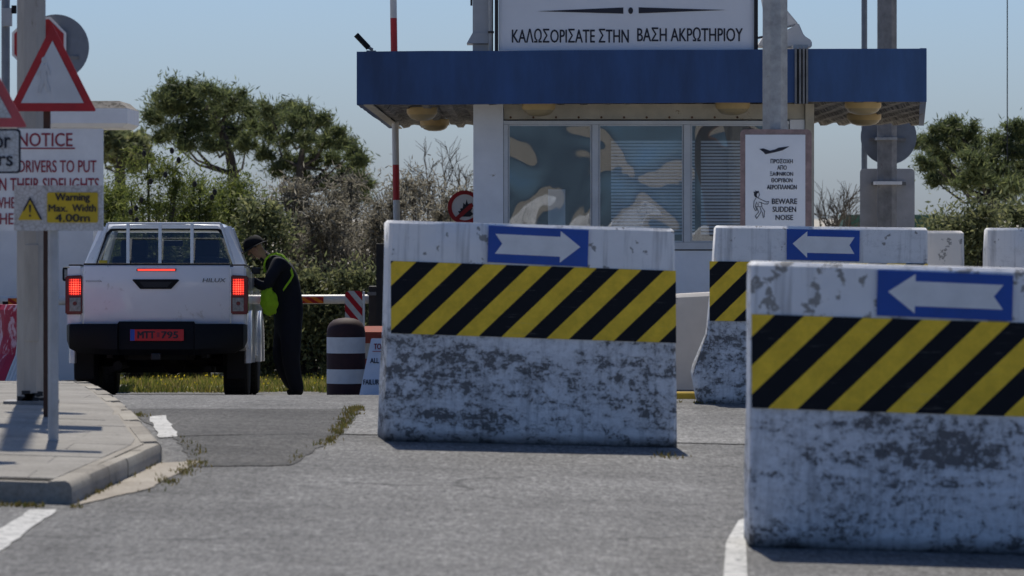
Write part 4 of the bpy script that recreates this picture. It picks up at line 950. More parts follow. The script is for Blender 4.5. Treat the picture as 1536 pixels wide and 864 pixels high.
# ================================================================== PICKUP TRUCK (local frame: x right, y forward from the tailgate, z up)
tr = thing('pickup_truck', P(235, 598, 54), 'white double cab pickup with lit tail lamps and red number plate at the checkpoint', 'pickup truck', None, world=False, rot=(R(-1.3), 0, R(.9)))
W = M['car_white']; PB = M['plastic_black']
def arch(cy, r_, zb_, n=12):
    a0 = math.asin((zb_ - .39) / r_) if abs(zb_ - .39) < r_ else 0
    return [(cy + r_ * math.cos(a), .39 + r_ * math.sin(a)) for a in np.linspace(a0, math.pi - a0, n)]
AR, AF = 1.26, 4.345
for sx_ in (-1, 1):
    x0, x1 = (.77, .925) if sx_ > 0 else (-.925, -.77)
    poly = [(.035, .62), (.0, .80), (.0, 1.375), (1.50, 1.375), (1.50, .48)] + arch(AR, .45, .48)
    bs = MB().prismx(poly, x0, x1).build('bed_side', W, tr, smooth=True, bevel=.022)
    MB().box(x0 + .01, x1 - .01, .04, 1.48, 1.376, 1.392, 0, .006).build('rail_cap', PB, bs)
    poly = [(1.53, .44), (1.53, 1.355), (3.95, 1.275), (4.35, 1.16), (5.05, 1.06), (5.26, .92), (5.31, .60), (5.2, .40)] + arch(AF, .46, .40) + [(3.7, .40)]
    cs = MB().prismx(poly, x0, x1).build('cab_side', W, tr, smooth=True, bevel=.022)
    for yd in (1.62, 2.68):
        MB().box(sx_ * .925, sx_ * .935, yd + .08, yd + .24, 1.10, 1.13, 0, .004).build('door_handle', W, cs)
    for cy, r_ in ((AR, .455), (AF, .465)):               # wheel-arch flares
        mb = MB(); rings = []
        for a in np.linspace(-.05, math.pi + .05, 17):
            rings.append([(sx_ * x_, cy + (r_ + dr) * math.cos(a), .39 + (r_ + dr) * math.sin(a)) for x_, dr in ((.86, 0), (.955, .0), (.962, .02), (.945, .075), (.90, .085))])
        mb.loft(rings); mb.build('arch_flare', W, tr, smooth=True)
    # wheels
    for cy in (AR, AF):
        wc = sx_ * .785
        ty = MB().lathe([(.25, -.125), (.34, -.135), (.375, -.12), (.388, -.09), (.388, .09), (.375, .12), (.34, .135), (.25, .125)], (wc, cy, .385), 40, 0, 'x')
        wh = ty.build('wheel', M['rubber'], tr, smooth=True)
        mb = MB()
        for k in range(40):
            a = 2 * math.pi * k / 40
            for h_ in (-.075, -.025, .03, .08):
                q = Vector((wc + h_, cy + .39 * math.cos(a + h_ * .5), .385 + .39 * math.sin(a + h_ * .5)))
                t_ = Vector((0, -math.sin(a), math.cos(a))) * .02; n_ = Vector((0, math.cos(a), math.sin(a))) * .007
                mb.add([q - Vector((.019, 0, 0)) - t_, q + Vector((.019, 0, 0)) - t_, q + Vector((.019, 0, 0)) + t_, q - Vector((.019, 0, 0)) + t_] + [q - Vector((.017, 0, 0)) - t_ * .8 + n_, q + Vector((.017, 0, 0)) - t_ * .8 + n_, q + Vector((.017, 0, 0)) + t_ * .8 + n_, q - Vector((.017, 0, 0)) + t_ * .8 + n_], [(4, 5, 6, 7), (0, 1, 5, 4), (1, 2, 6, 5), (2, 3, 7, 6), (3, 0, 4, 7)])
        mb.build('tread', M['rubber'], wh, kind='stuff')
        MB().lathe([(.25, .0), (.25, sx_ * .10), (.2, sx_ * .085), (.07, sx_ * .10), (.0, sx_ * .105)], (wc, cy, .385), 24, 0, 'x').build('rim', M['chrome'], wh, smooth=True)
    # tail lamps
    a0, a1 = (.768, .945) if sx_ > 0 else (-.945, -.768)
    pl_ = [(a0, .872), (a1, .872), (a1, 1.16), (a1 - sx_ * .0, 1.20), (a1, 1.27), (a0, 1.28)] if sx_ > 0 else [(a0, .872), (a1, .872), (a1, 1.28), (a0, 1.27)]
    tl_ = MB().prism(pl_, -.03, .13).build('tail_lamp', M['tail_red'], tr, bevel=.012)
    e0, e1 = (.785, .905) if sx_ > 0 else (-.905, -.785)
    MB().box(e0, e1, -.036, -.031, 1.07, 1.245).build('lit_lens', M['tail_lit'], tl_)
    e0, e1 = (.785, .90) if sx_ > 0 else (-.90, -.785)
    MB().box(e0, e1, -.037, -.031, .905, 1.045, 0, .002).build('reverse_lens', M['tail_clear'], tl_)
    MB().lathe([(.0, -.042), (.018, -.042), (.022, -.036)], (sx_ * .845, 0, .985), 12, 0, 'y').build('bulb', M['tail_red'], tl_)
    # mirrors
    mo = MB(); mo.box(sx_ * 1.05, sx_ * 1.22, 3.42, 3.52, 1.25, 1.41, 0, .03); mi_ = mo.build('door_mirror', PB, tr, smooth=True)
    MB().box(sx_ * 1.075, sx_ * 1.195, 3.412, 3.419, 1.28, 1.38).build('mirror_glass', M['tail_clear'], mi_)
    MB().box(sx_ * .84, sx_ * 1.06, 3.46, 3.52, 1.25, 1.29).build('mirror_arm', PB, mi_)
# tailgate
tg = MB(); rings = []
for z, yo in ((.772, .0), (.80, -.012), (.97, -.018), (1.0, -.026), (1.25, -.030), (1.37, -.022), (1.383, -.008)):
    rings.append([(-.757, yo + .008, z), (-.74, yo, z), (.74, yo, z), (.757, yo + .008, z), (.757, .05, z), (-.757, .05, z)])
tgo = tg.loft(rings).build('tailgate', W, tr, smooth=True)
MB().box(-.757, .757, -.018, .055, 1.384, 1.402, 0, .006).build('tailgate_cap', PB, tgo)
c = MB(); c.prism([(-.21, 1.32), (.20, 1.32), (.205, 1.345), (-.205, 1.345)], -.040, -.024); c.build('brake_strip_housing', M['tail_red'], tgo)
MB().box(-.195, .19, -.045, -.0405, 1.324, 1.341).build('brake_strip', M['brake_lit'], tgo)
MB().prism([(-.17, 1.135), (.15, 1.135), (.235, 1.225), (.22, 1.235), (-.245, 1.235), (-.25, 1.225)], -.042, -.02).build('handle_bezel', PB, tgo)
MB().prism([(-.13, 1.155), (.11, 1.155), (.16, 1.21), (-.18, 1.21)], -.047, -.0425).build('handle', M['black'], tgo)
text('HILUX', M['galv_dark'], tgo, .475, .715, 1.205, 1.245, -.036, 'badge', .03, shear=.15)
text('TOYOTA', M['galv_dark'], tgo, -.735, -.565, 1.207, 1.222, -.036, 'badge', .02)
# bumper and plate
bmx = MB(); rings = []
for x, yb_, zt_, zb_ in ((-.935, .05, .765, .60), (-.90, -.08, .772, .52), (-.80, -.12, .775, .47), (-.40, -.14, .775, .45), (-.385, -.09, .80, .45), (.385, -.09, .80, .45), (.40, -.14, .775, .45), (.80, -.12, .775, .47), (.90, -.08, .772, .52), (.935, .05, .765, .60)):
    rings.append([(x, yb_, zt_ - .03), (x, yb_ + .02, zt_), (x, .12, zt_), (x, .12, zb_), (x, yb_ + .05, zb_), (x, yb_, zb_ + .06)])
bo_ = bmx.loft(rings).build('rear_bumper', PB, tr, smooth=True)
MB().box(-.27, .285, -.115, -.10, .598, .718, 0, .004).build('number_plate', M['plate_red'], bo_)
MB().box(-.268, -.222, -.1175, -.1155, .60, .716).build('plate_band', M['plate_blue'], bo_)
text('MTT', M['letter_black'], bo_, -.19, -.015, .625, .695, -.119, 'plate_letters', .045); text('795', M['letter_black'], bo_, .055, .225, .625, .695, -.119, 'plate_letters', .045)
MB().box(.005, .033, -.1185, -.1165, .635, .685).build('plate_seal', M['letter_red'], bo_)
MB().box(-.05, .05, -.20, .0, .40, .47, 0, .01).build('tow_hitch', M['black'], bo_)
# bed inside, floor, under-body
MB().box(-.769, .769, .06, 1.50, .70, .74).build('bed_floor', M['dark'], tr)
MB().box(-.769, .769, 1.505, 1.528, .70, 1.37).build('bed_front_panel', W, tr)
ub = MB()
for x in (-.52, .46): ub.box(x, x + .06, .05, 5.0, .42, .58)
ub.box(-.75, .75, 1.6, 4.0, .36, .44); ub.box(-.70, .70, 4.2, 5.1, .24, .75); ub.box(-.30, .30, .15, .7, .40, .62)
ub.tube([(-.70, AR, .385), (.70, AR, .385)], .06, 12); ub.lathe([(.03, -.17), (.13, -.08), (.14, .0), (.12, .1), (.04, .2)], (.12, AR, .385), 16, 0, 'y')
ub.tube([(-.70, AF, .37), (.70, AF, .37)], .06, 10)
for x in (-.5, .5): ub.box(x - .035, x + .035, AR - .62, AR + .62, .27, .33); ub.tube([(x, AR - .1, .3), (x * .8, AR + .25, .70)], .035, 8)
ub.lathe([(.0, 0), (.36, 0), (.38, .05), (.38, .16), (.36, .2), (.0, .2)], (0, .62, .40), 24)
ub.box(-.76, .76, 4.95, 5.2, .30, .8); ub.box(-.7, .7, 1.54, 3.9, .442, .60)
for x in (-.90, .70): ub.box(x, x + .2, AR - .50, AR - .485, .20, .56)
ub.tube([(-.42, .25, .34), (-.42, 2.2, .36)], .05, 10)
ub.build('chassis', M['dark'], tr)
MB().box(-.769, .769, 5.0, 5.30, .45, 1.0, 0, .05).build('front_end', PB, tr)
hd = MB(); hd.loft([[(-.78, 3.97, 1.26), (.78, 3.97, 1.26), (.78, 3.97, 1.20), (-.78, 3.97, 1.20)], [(-.77, 4.5, 1.17), (.77, 4.5, 1.17), (.77, 4.5, 1.05), (-.77, 4.5, 1.05)], [(-.72, 5.15, 1.04), (.72, 5.15, 1.04), (.72, 5.15, .95), (-.72, 5.15, .95)]]); hd.build('bonnet', W, tr, smooth=True)
# cab: roof, pillars, rear frame, glass
rf = MB(); rings = []
for y_, dz, hw in ((1.70, -.022, .60), (1.73, -.008, .64), (1.9, .0, .655), (2.6, .008, .665), (3.1, -.004, .655), (3.26, -.035, .63)):
    top_ = [(hw * u, y_, 1.845 + dz + .022 * (1 - u * u) - (.035 if abs(u) == 1 else 0)) for u in (-1, -.93, -.6, 0, .6, .93, 1)]
    rings.append(top_ + [(hw * .93, y_, 1.818 + dz), (-hw * .93, y_, 1.818 + dz)])
rf.loft(rings).build('roof', W, tr, smooth=True)
ry_ = lambda z: 1.575 + (z - 1.34) * .34
outer = [(-.865, 1.335), (-.865, 1.38), (-.83, 1.47), (-.755, 1.62), (-.685, 1.775), (-.60, 1.82), (0, 1.835), (.60, 1.82), (.685, 1.775), (.755, 1.62), (.83, 1.47), (.865, 1.38), (.865, 1.335), (0, 1.335)]
inner = [(-.745, 1.385), (-.745, 1.43), (-.73, 1.48), (-.685, 1.62), (-.645, 1.735), (-.585, 1.795), (0, 1.81), (.585, 1.795), (.645, 1.735), (.685, 1.62), (.73, 1.48), (.745, 1.43), (.745, 1.385), (0, 1.385)]
rfm = MB(); n = len(outer)
ring4 = [[(x, ry_(z) + .015, z) for x, z in outer], [(x * .995, ry_(z), z) for x, z in outer], [(x, ry_(z), z) for x, z in inner], [(x, ry_(z) + .05, z) for x, z in inner]]
vs = [v for r_ in ring4 for v in r_]; fs = [(i * n + k, i * n + (k + 1) % n, (i + 1) * n + (k + 1) % n, (i + 1) * n + k) for i in range(3) for k in range(n)]
rfm.add(vs, fs); rfo = rfm.build('cab_rear_frame', W, tr, smooth=True)
gg = [(x, ry_(z) + .02, z) for x, z in inner]; MB().add(gg, [tuple(range(len(gg)))]).build('rear_window', M['car_glass'], tr)
sk = MB(); sb_ = [(x * 1.0, z) for x, z in inner]; cgx, cgz = 0, 1.57
si = [(x * .955, cgz + (z - cgz) * .90) for x, z in inner]
sk.add([(x, ry_(z) + .016, z) for x, z in inner] + [(x, ry_(z) + .016, z) for x, z in si], [(k, (k + 1) % n, n + (k + 1) % n, n + k) for k in range(n)]); sk.build('window_seal', M['black'], rfo)
for sx_ in (-1, 1):
    for a, b_, r_ in (((.835, 1.63, 1.34), (.655, 1.80, 1.80), .055), ((.845, 2.72, 1.31), (.665, 2.66, 1.81), .04), ((.83, 3.94, 1.27), (.635, 3.22, 1.79), .042)):
        MB().tube([(sx_ * a[0], a[1], a[2]), (sx_ * b_[0], b_[1], b_[2])], r_, 8).build('pillar', W, tr, smooth=True)
    for q in ([(1.68, 1.35), (2.70, 1.32), (2.64, 1.79), (1.84, 1.79)], [(2.76, 1.32), (3.90, 1.28), (3.22, 1.78), (2.70, 1.79)]):
        MB().add([(sx_ * (.845 - (z - 1.3) * .42), y_, z) for y_, z in q], [(0, 1, 2, 3)]).build('side_window', M['car_glass'], tr)
MB().add([(-.81, 3.94, 1.27), (.81, 3.94, 1.27), (.62, 3.23, 1.78), (-.62, 3.23, 1.78)], [(0, 1, 2, 3)]).build('windscreen', M['car_glass'], tr)
MB().box(-.769, .769, 1.55, 1.57, .62, 1.36).build('cab_back_panel', W, tr)
it = MB(); it.box(-.76, .76, 1.6, 4.0, .60, .64); it.build('cab_floor', M['seat'], tr)
MB().box(-.76, .76, 3.55, 3.95, .80, 1.22, 0, .05).build('dashboard', M['seat'], tr)
for x in (-.39, .39):
    s_ = MB().box(x - .25, x + .25, 2.75, 2.95, .80, 1.50, 0, .06).build('front_seat', M['seat'], tr, smooth=True)
    MB().box(x - .15, x + .15, 2.72, 2.83, 1.49, 1.70, 0, .05).build('headrest', M['seat'], s_, smooth=True)
    MB().box(x - .24, x + .24, 2.9, 3.4, .70, .86, 0, .05).build('cushion', M['seat'], s_, smooth=True)
s_ = MB().box(-.70, .70, 1.72, 1.9, .75, 1.34, 0, .05).build('rear_bench', M['seat'], tr, smooth=True)
for x in (-.45, .0, .45): MB().box(x - .12, x + .12, 1.74, 1.82, 1.34, 1.46 if x == 0 else 1.50, 0, .04).build('headrest', M['seat'], s_, smooth=True)
sw = MB(); sw.tube([(.39 + .18 * math.cos(a), 3.38 - .06 * math.sin(a), 1.18 + .17 * math.sin(a)) for a in np.linspace(0, 2 * math.pi, 21)], .015, 6, 0, False); sw.build('steering_wheel', M['black'], tr)
MB().box(-.12, .12, 3.22, 3.25, 1.635, 1.70, 0, .012).build('rear_view_mirror', M['black'], tr)
rk = MB().tube([(-.60, 1.51, 1.848), (.60, 1.51, 1.848)], .012, 8).build('bed_rack', W, tr, smooth=True)
for x in (-.385, -.045, .295): MB().box(x - .018, x + .018, 1.495, 1.52, 1.38, 1.848, 0, .005).build('rack_bar', W, rk)
for x in (-.60, .60): MB().tube([(x, 1.51, 1.848), (x * 1.25, 1.50, 1.39)], .016, 8).build('rack_bar', M['car_white'], rk)
MB().box(-.70, -.61, 1.585, 1.59, 1.415, 1.455).build('window_sticker', M['sign_yellow'], tr)

# ================================================================== GUARD
DG = 56.7
def gp_(px, py, yo=0): p = P(px, py, DG); return Vector((p.x, p.y + yo, p.z))
def skin_mesh(name, nodes, edges, root, sub=2):
    me = bpy.data.meshes.new(name); me.from_pydata([n[0] for n in nodes], edges, [])
    o = bpy.data.objects.new(name, me); COL.objects.link(o)
    m_ = o.modifiers.new('s', 'SKIN'); m_.use_smooth_shade = True
    s2 = o.modifiers.new('u', 'SUBSURF'); s2.levels = sub; s2.render_levels = sub
    for i, n_ in enumerate(nodes):
        r_ = n_[1]; r_ = r_ if hasattr(r_, '__len__') else (r_, r_); sv = me.skin_vertices[0].data[i]; sv.radius = r_; sv.use_root = (i == root)
    dg = bpy.context.evaluated_depsgraph_get(); out = bpy.data.meshes.new_from_object(o.evaluated_get(dg)); bpy.data.objects.remove(o); return out
nd = [(gp_(433, 480), (.16, .15)), (gp_(433, 452), (.165, .145)), (gp_(427, 420), (.18, .15)), (gp_(416, 397), (.15, .12)), (gp_(402, 388), .062), (gp_(391, 381), (.072, .068)), (gp_(383.5, 374), (.088, .085)), (gp_(382, 364), (.088, .082)), (gp_(381.5, 357), .06)]
ed = [(0, 1), (1, 2), (2, 3), (3, 4), (4, 5), (5, 6), (6, 7), (7, 8)]
def chain(start, lst):
    prev = start
    for p_, r_ in lst: nd.append((p_, r_)); ed.append((prev, len(nd) - 1)); prev = len(nd) - 1
    return prev
HW = []
for sg in (-1, 1):
    e_ = chain(3, [(gp_(419, 395, sg * .19), .088), (gp_(409, 413, sg * .25), .068), (gp_(402, 430, sg * .25), .060), (gp_(390, 428, sg * .18), .050), (gp_(381, 421, sg * .09), .036), (gp_(378, 417, sg * .07), .032)]); HW.append(e_)
    fx = 0 if sg < 0 else 5
    lx = [(437, 497), (437, 520), (437, 545), (442, 566), (447, 584), (448, 590), (436, 592)] if sg < 0 else [(428, 497), (423, 520), (421, 543), (430, 563), (440, 581), (441, 588), (429, 591)]
    chain(0, [(gp_(*lx[0], sg * .10), .13), (gp_(*lx[1], sg * .12), .118), (gp_(*lx[2], sg * .12), .102), (gp_(*lx[3], sg * .12), .090), (gp_(*lx[4], sg * .12), .086), (gp_(*lx[5], sg * .12), .060), (gp_(*lx[6], sg * .14), .048)])
body = skin_mesh('person_body', nd, ed, 0)
bmB = bmesh.new(); bmB.from_mesh(body)
def join_mesh(me_): bmB.from_mesh(me_)
for sg in (-1, 1):                                           # hands: palm, four bent fingers, thumb, closing on the handset
    wr = gp_(378, 417, sg * .07)
    for k in range(4):
        ln = (.030, .034, .032, .025)[k]; b0_ = wr + Vector((-.02 - .002 * k, sg * -.012, .02 - k * .017))
        f_ = [(b0_ + Vector((.03, 0, 0)), .010), (b0_, .0095), (b0_ + Vector((-ln, -sg * .008, .006)), .009), (b0_ + Vector((-ln * 1.35, -sg * .034, .008)), .008), (b0_ + Vector((-ln * .9, -sg * .052, .008)), .007)]
        join_mesh(skin_mesh('finger', f_, [(i, i + 1) for i in range(4)], 0, 1))
    b0_ = wr + Vector((.0, sg * -.01, .022)); f_ = [(b0_, .012), (b0_ + Vector((-.012, -sg * .02, .026)), .0105), (b0_ + Vector((-.03, -sg * .034, .038)), .009)]
    join_mesh(skin_mesh('thumb', f_, [(0, 1), (1, 2)], 0, 1))
# face: nose, brow, ears, mouth, chin ridge, eyes
hc = gp_(383.5, 374)
fd = Vector((-.90, 0, -.42)).normalized(); upv = Vector((-.42, 0, .90))
def blob(c_, r_, m_=None):
    q = bmesh.new(); bmesh.ops.create_icosphere(q, subdivisions=2, radius=1)
    for v in q.verts: v.co = c_ + fd * v.co.x * r_[0] + Vector((0, 1, 0)) * v.co.y * r_[1] + upv * v.co.z * r_[2]
    t_ = bpy.data.meshes.new('b'); q.to_mesh(t_); q.free(); join_mesh(t_)
blob(hc + fd * .085 - upv * .012, (.022, .013, .020)); blob(hc + fd * .072 - upv * .050, (.014, .024, .007)); blob(hc + fd * .068 - upv * .060, (.012, .022, .007)); blob(hc + fd * .060 - upv * .085, (.022, .028, .018))
for sg in (-1, 1): blob(hc + Vector((0, sg * .088, 0)) - upv * .005 - fd * .01, (.020, .009, .032)); blob(hc + fd * .070 + Vector((0, sg * .032, 0)) + upv * .012, (.012, .016, .009))
me = bpy.data.meshes.new('person'); bmB.to_mesh(me); bmB.free()
me.materials.append(M['navy']); me.materials.append(M['skin']); me.materials.append(M['rubber'])
ck = gp_(398, 386); foot_z = gp_(0, 586).z
for p_ in me.polygons:
    c_ = p_.center; p_.use_smooth = True
    if c_.z > ck.z - .01 and c_.x < ck.x + .015: p_.material_index = 1
    elif c_.x < gp_(382.5, 0).x and gp_(0, 432).z < c_.z < gp_(0, 402).z: p_.material_index = 1
    elif c_.z < foot_z: p_.material_index = 2
pg = thing('person', gp_(438, 593), 'person in dark uniform and cap leaning to the pickup window with yellow harness', 'person')
link('body', me, pg)
# hair at the nape, cap, harness straps, pouch belt
c = MB(); q = bmesh.new(); bmesh.ops.create_uvsphere(q, u_segments=24, v_segments=12, radius=1)
top_c = hc + upv * .052
for v in list(q.verts):
    if v.co.z < -.12: v.co.z = -.12
for v in q.verts: v.co = top_c + fd * v.co.x * .118 + Vector((0, 1, 0)) * v.co.y * .108 + upv * (v.co.z * .112 - (.012 if v.co.z > .9 else 0))
cp = c.bm(q).build('cap', M['cap_black'], pg, smooth=True)
pk = MB(); rings = []
for a in np.linspace(0, 2 * math.pi, 33):
    k_ = .145 + .055 * max(0, math.cos(a)) ** 1.5
    base = top_c + fd * .108 * math.cos(a) + Vector((0, .10 * math.sin(a), 0)) - upv * .006
    tip = top_c + fd * k_ * math.cos(a) + Vector((0, .145 * math.sin(a), 0)) - upv * (.016 + .016 * max(0, math.cos(a)))
    rings.append([base, tip, tip - upv * .008, base - upv * .010])
pk.loft(rings, 0, False); pk.build('brim', M['cap_black'], cp, smooth=True)
MB().box(*(lambda p_: (p_.x, p_.x + .03, p_.y - .02, p_.y + .02, p_.z, p_.z + .03))(gp_(396, 366)), b=.008).build('cap_strap', M['cap_black'], cp)
strap = [(396.5, 408), (396, 398), (398.5, 388.5), (405, 381.5), (414, 379.5), (424, 383), (433, 392.5), (438.5, 404), (441, 413), (437, 421), (431, 429), (426, 436)]
for sg in (-1, 1):
    mb = MB(); rings = []
    for i, (x_, y_) in enumerate(strap):
        off = sg * np.interp(i, [0, 3, 5, 8, 9, 11], [.10, .12, .135, .145, .165, .175]); h_ = .024 if i < 9 else .03
        q0 = gp_(x_, y_, off); cdir = (gp_(422, 412, off) - q0).normalized()
        rings.append([q0 + Vector((0, -h_, 0)) - cdir * .004, q0 + Vector((0, h_, 0)) - cdir * .004, q0 + Vector((0, h_, 0)) + cdir * .018, q0 + Vector((0, -h_, 0)) + cdir * .018])
    mb.loft(rings); mb.build('harness_strap', M['neon'], pg, smooth=True)
hb = MB().box(*(lambda p_: (p_.x - .012, p_.x + .08, p_.y - .09, p_.y - .03, p_.z - .03, p_.z + .04))(gp_(380, 407)), b=.01).build('handset', M['black'])
tag(hb, 'black handset held up by the leaning person at the pickup window', 'handset')
q = bmesh.new(); bmesh.ops.create_icosphere(q, subdivisions=4, radius=1); bc_ = gp_(405, 449, -.24)
from mathutils import noise as mn
for v in q.verts:
    d_ = v.co.copy(); k = 1 + .32 * mn.noise(d_ * 2.2) + .14 * mn.noise(d_ * 6)
    tap = .80 + .22 * max(-1, min(1, -d_.z))
    v.co = bc_ + Vector((d_.x * .108 * k * tap + d_.z * -.025, d_.y * .06 * k, d_.z * .165 * k))
bgm = bpy.data.meshes.new('bag'); q.to_mesh(bgm); q.free(); bgm.materials.append(M['neon']); bgm.polygons.foreach_set('use_smooth', [True] * len(bgm.polygons))
bg_ = link('hi_vis_bundle', bgm); tag(bg_, 'bunched neon yellow vest hanging at the arm of the leaning person', 'vest')

# ================================================================== VEGETATION
def quads_mesh(name, P0, U, V, mat, parent=None, kind=None):
    """P0,U,V: (n,3) arrays; each leaf a pointed quad"""
    n = len(P0); co = np.stack([P0 - U * .5, P0 + V * .5 - U * .1, P0 + U * .5, P0 - V * .5 - U * .1], 1).reshape(-1, 3).astype(np.float32)
    me = bpy.data.meshes.new(name); me.vertices.add(4 * n); me.vertices.foreach_set('co', co.ravel())
    me.loops.add(4 * n); me.loops.foreach_set('vertex_index', np.arange(4 * n, dtype=np.int32))
    me.polygons.add(n); me.polygons.foreach_set('loop_start', np.arange(0, 4 * n, 4, dtype=np.int32)); me.update(calc_edges=True)
    me.materials.append(mat); return link(name, me, parent, kind)
def rdir(n):
    d = RNG.normal(size=(n, 3)); return d / np.linalg.norm(d, axis=1, keepdims=True)
def leaves(clumps, per, ln, wd, up=.0, shell=.55):
    """clumps: list of (centre, radius xyz); returns leaf arrays"""
    C, Rr = [], []
    for c_, r_ in clumps:
        n = int(per); d = rdir(n); rad = np.abs(RNG.normal(size=(n, 1))) * .72 + shell * .3
        C.append(np.array(c_) + d * rad * np.array(r_)); Rr.append(d)
    Pn = np.concatenate(C); D_ = np.concatenate(Rr); n = len(Pn)
    u = D_ * .6 + rdir(n) * .8; u[:, 2] += up; u /= np.linalg.norm(u, axis=1, keepdims=True)
    v = np.cross(u, rdir(n)); v /= np.linalg.norm(v, axis=1, keepdims=True) + 1e-9
    s_ = RNG.uniform(.6, 1.35, (n, 1)); return Pn, u * ln * s_, v * wd * s_
def tree(name, base, trunk_px, D, clumps_px, label, cat, leafm, per, ln, wd, barkm, grp=None, djit=1.2, trunk_r=.16, crad=1.0, limb=.04, sub=9, zflat=.75):
    bx_ = P(base, 0, D); r_ = thing(name, (bx_.x, D, CZ - 2.054), label, cat, grp)
    tp_ = [Vector((bx_.x, D, CZ - 2.1))] + [P(x_, y_, D) for x_, y_ in trunk_px]; n = len(tp_)
    mb = MB(); mb.tube(tp_, [trunk_r * (1 - .65 * i / (n - 1)) for i in range(n)], 9)
    cl = []
    for (x_, y_, rp) in clumps_px:
        d_ = D + random.uniform(-djit, djit); c_ = P(x_, y_, d_); rr_ = rp / F * D * crad
        # limb from the trunk point below the clump
        st = max((p for p in tp_), key=lambda p: (-abs(p.z - (c_.z - .55 * abs(c_.x - p.x) - .15))))
        mid_ = (st + c_) / 2 + Vector((random.uniform(-.1, .1), random.uniform(-.1, .1), -.12 * (c_ - st).length + random.uniform(-.08, .08)))
        l_ = (c_ - st).length; mb.tube([st, st * .35 + mid_ * .65 if False else (st + mid_) / 2, mid_, c_], [limb * (.7 + .3 * l_), limb * .8, limb * .55, limb * .2], 5)
        for _ in range(sub):
            dv = Vector(rdir(1)[0]); e = c_ + Vector((dv.x * rr_, dv.y * rr_, dv.z * rr_ * zflat)) * random.uniform(.45, 1.05)
            mb.tube([c_ + (e - c_) * .02, (c_ + e) / 2 + Vector((0, 0, random.uniform(-.03, .06))), e], [limb * .3, limb * .22, limb * .1], 4)
            sr = rr_ * random.uniform(.45, 1.05); cl.append((tuple(e), (sr, sr, sr * zflat)))
    mb.build('trunk', barkm, r_, smooth=True)
    if per: quads_mesh('crown', *leaves(cl, per, ln, wd, .25, .15), leafm, r_)
    return r_
def scatter(box, n, r0, r1, keep=None):
    out = []
    while len(out) < n:
        x_, y_ = random.uniform(box[0], box[2]), random.uniform(box[1], box[3])
        if keep is None or keep(x_, y_): out.append((x_, y_, random.uniform(r0, r1)))
    return out
# umbrella pines against the sky
cA = [(250, 150, 20), (240, 175, 16), (262, 132, 14), (275, 160, 22), (290, 140, 20), (305, 165, 22), (320, 140, 18), (335, 160, 20), (350, 145, 16), (362, 160, 18), (375, 175, 16), (300, 190, 20), (330, 190, 20), (265, 195, 16), (355, 195, 18), (385, 195, 14), (245, 205, 12), (285, 215, 14), (320, 215, 14), (370, 215, 14)]
tree('pine_tree', 356, [(354, 330), (350, 262), (343, 225), (330, 190), (310, 160)], 92, cA, 'dark umbrella pine with leaning trunk, highest crown left of the canopy', 'tree', M['pine'], 165, .12, .021, M['bark'], 'trees beyond the checkpoint', 1.8, .13, 1.12)
cB = [(400, 165, 15), (415, 175, 16), (430, 160, 14), (440, 180, 18), (455, 170, 14), (470, 185, 16), (485, 180, 12), (500, 200, 14), (515, 215, 14), (528, 230, 12), (540, 242, 10), (410, 200, 16), (435, 210, 16), (460, 210, 16), (485, 215, 14), (500, 240, 14), (520, 255, 14), (535, 265, 10), (470, 240, 14), (440, 240, 14), (500, 270, 14), (525, 280, 12), (420, 255, 14), (455, 265, 14), (480, 275, 14), (545, 275, 10), (400, 230, 12), (540, 295, 12), (510, 298, 12)]
tree('pine_tree', 445, [(445, 340), (447, 290), (450, 250), (455, 215), (450, 185)], 90, cB, 'looser rounded pine between the umbrella pine and the canopy', 'tree', M['pine'], 105, .12, .021, M['bark'], 'trees beyond the checkpoint', 1.6, .10, 1.15)
cC = scatter((150, 205, 208, 250), 10, 12, 18)
tree('dark_tree', 180, [(180, 330), (180, 260), (180, 225)], 112, cC, 'far dark tree just right of the gate pillar capstone', 'tree', M['shrub_green'], 120, .22, .09, M['bark'], 'trees beyond the checkpoint', 1.5, .2, 1.1)
# right-hand pine
cH = [(1385, 215, 14), (1392, 245, 14), (1405, 205, 16), (1410, 235, 16), (1420, 260, 16), (1430, 190, 14), (1435, 215, 18), (1450, 195, 16), (1452, 240, 18), (1462, 215, 16), (1470, 260, 18), (1480, 235, 18), (1495, 215, 16), (1500, 255, 18), (1515, 230, 18), (1525, 195, 16), (1535, 225, 18), (1540, 260, 18), (1400, 270, 12), (1440, 275, 14), (1555, 200, 20), (1570, 240, 20), (1590, 220, 20), (1480, 275, 16), (1520, 280, 16), (1510, 290, 16)]
tree('pine_tree', 1500, [(1498, 380), (1490, 300), (1478, 265), (1470, 230)], 80, cH, 'dark pine with open crown rising at the right edge', 'tree', M['pine'], 150, .11, .020, M['bark'], 'trees beyond the checkpoint', 1.4, .15, 1.12)
# bare winter trees
def bare(name, base, D, box, label, nb=9):
    bx_ = P(base, 0, D); r_ = thing(name, (bx_.x, D, CZ - 2.054), label, 'tree', 'trees beyond the checkpoint'); mb = MB()
    def br(p_, d_, ln, rad, lvl):
        e = p_ + d_ * ln; m_ = (p_ + e) / 2 + Vector(rdir(1)[0]) * ln * .08; mb.tube([p_, m_, e], [rad, rad * .8, rad * .6], 5 if lvl > 2 else 3, 0, False)
        if lvl == 0: return
        for _ in range(3 if lvl > 1 else 4):
            nd_ = (d_ + Vector(rdir(1)[0]) * .75 + Vector((0, 0, .12))).normalized(); br(p_ + (e - p_) * random.uniform(.55, 1), nd_, ln * random.uniform(.58, .8), rad * .6, lvl - 1)
    z1_ = P(0, box, D).z; h_ = z1_ - 0; base_ = Vector((bx_.x, D, -.05))
    br(base_, Vector((0, 0, 1)), h_ * .42, .07, 5); mb.build('branches', M['bark_grey'], r_); return r_
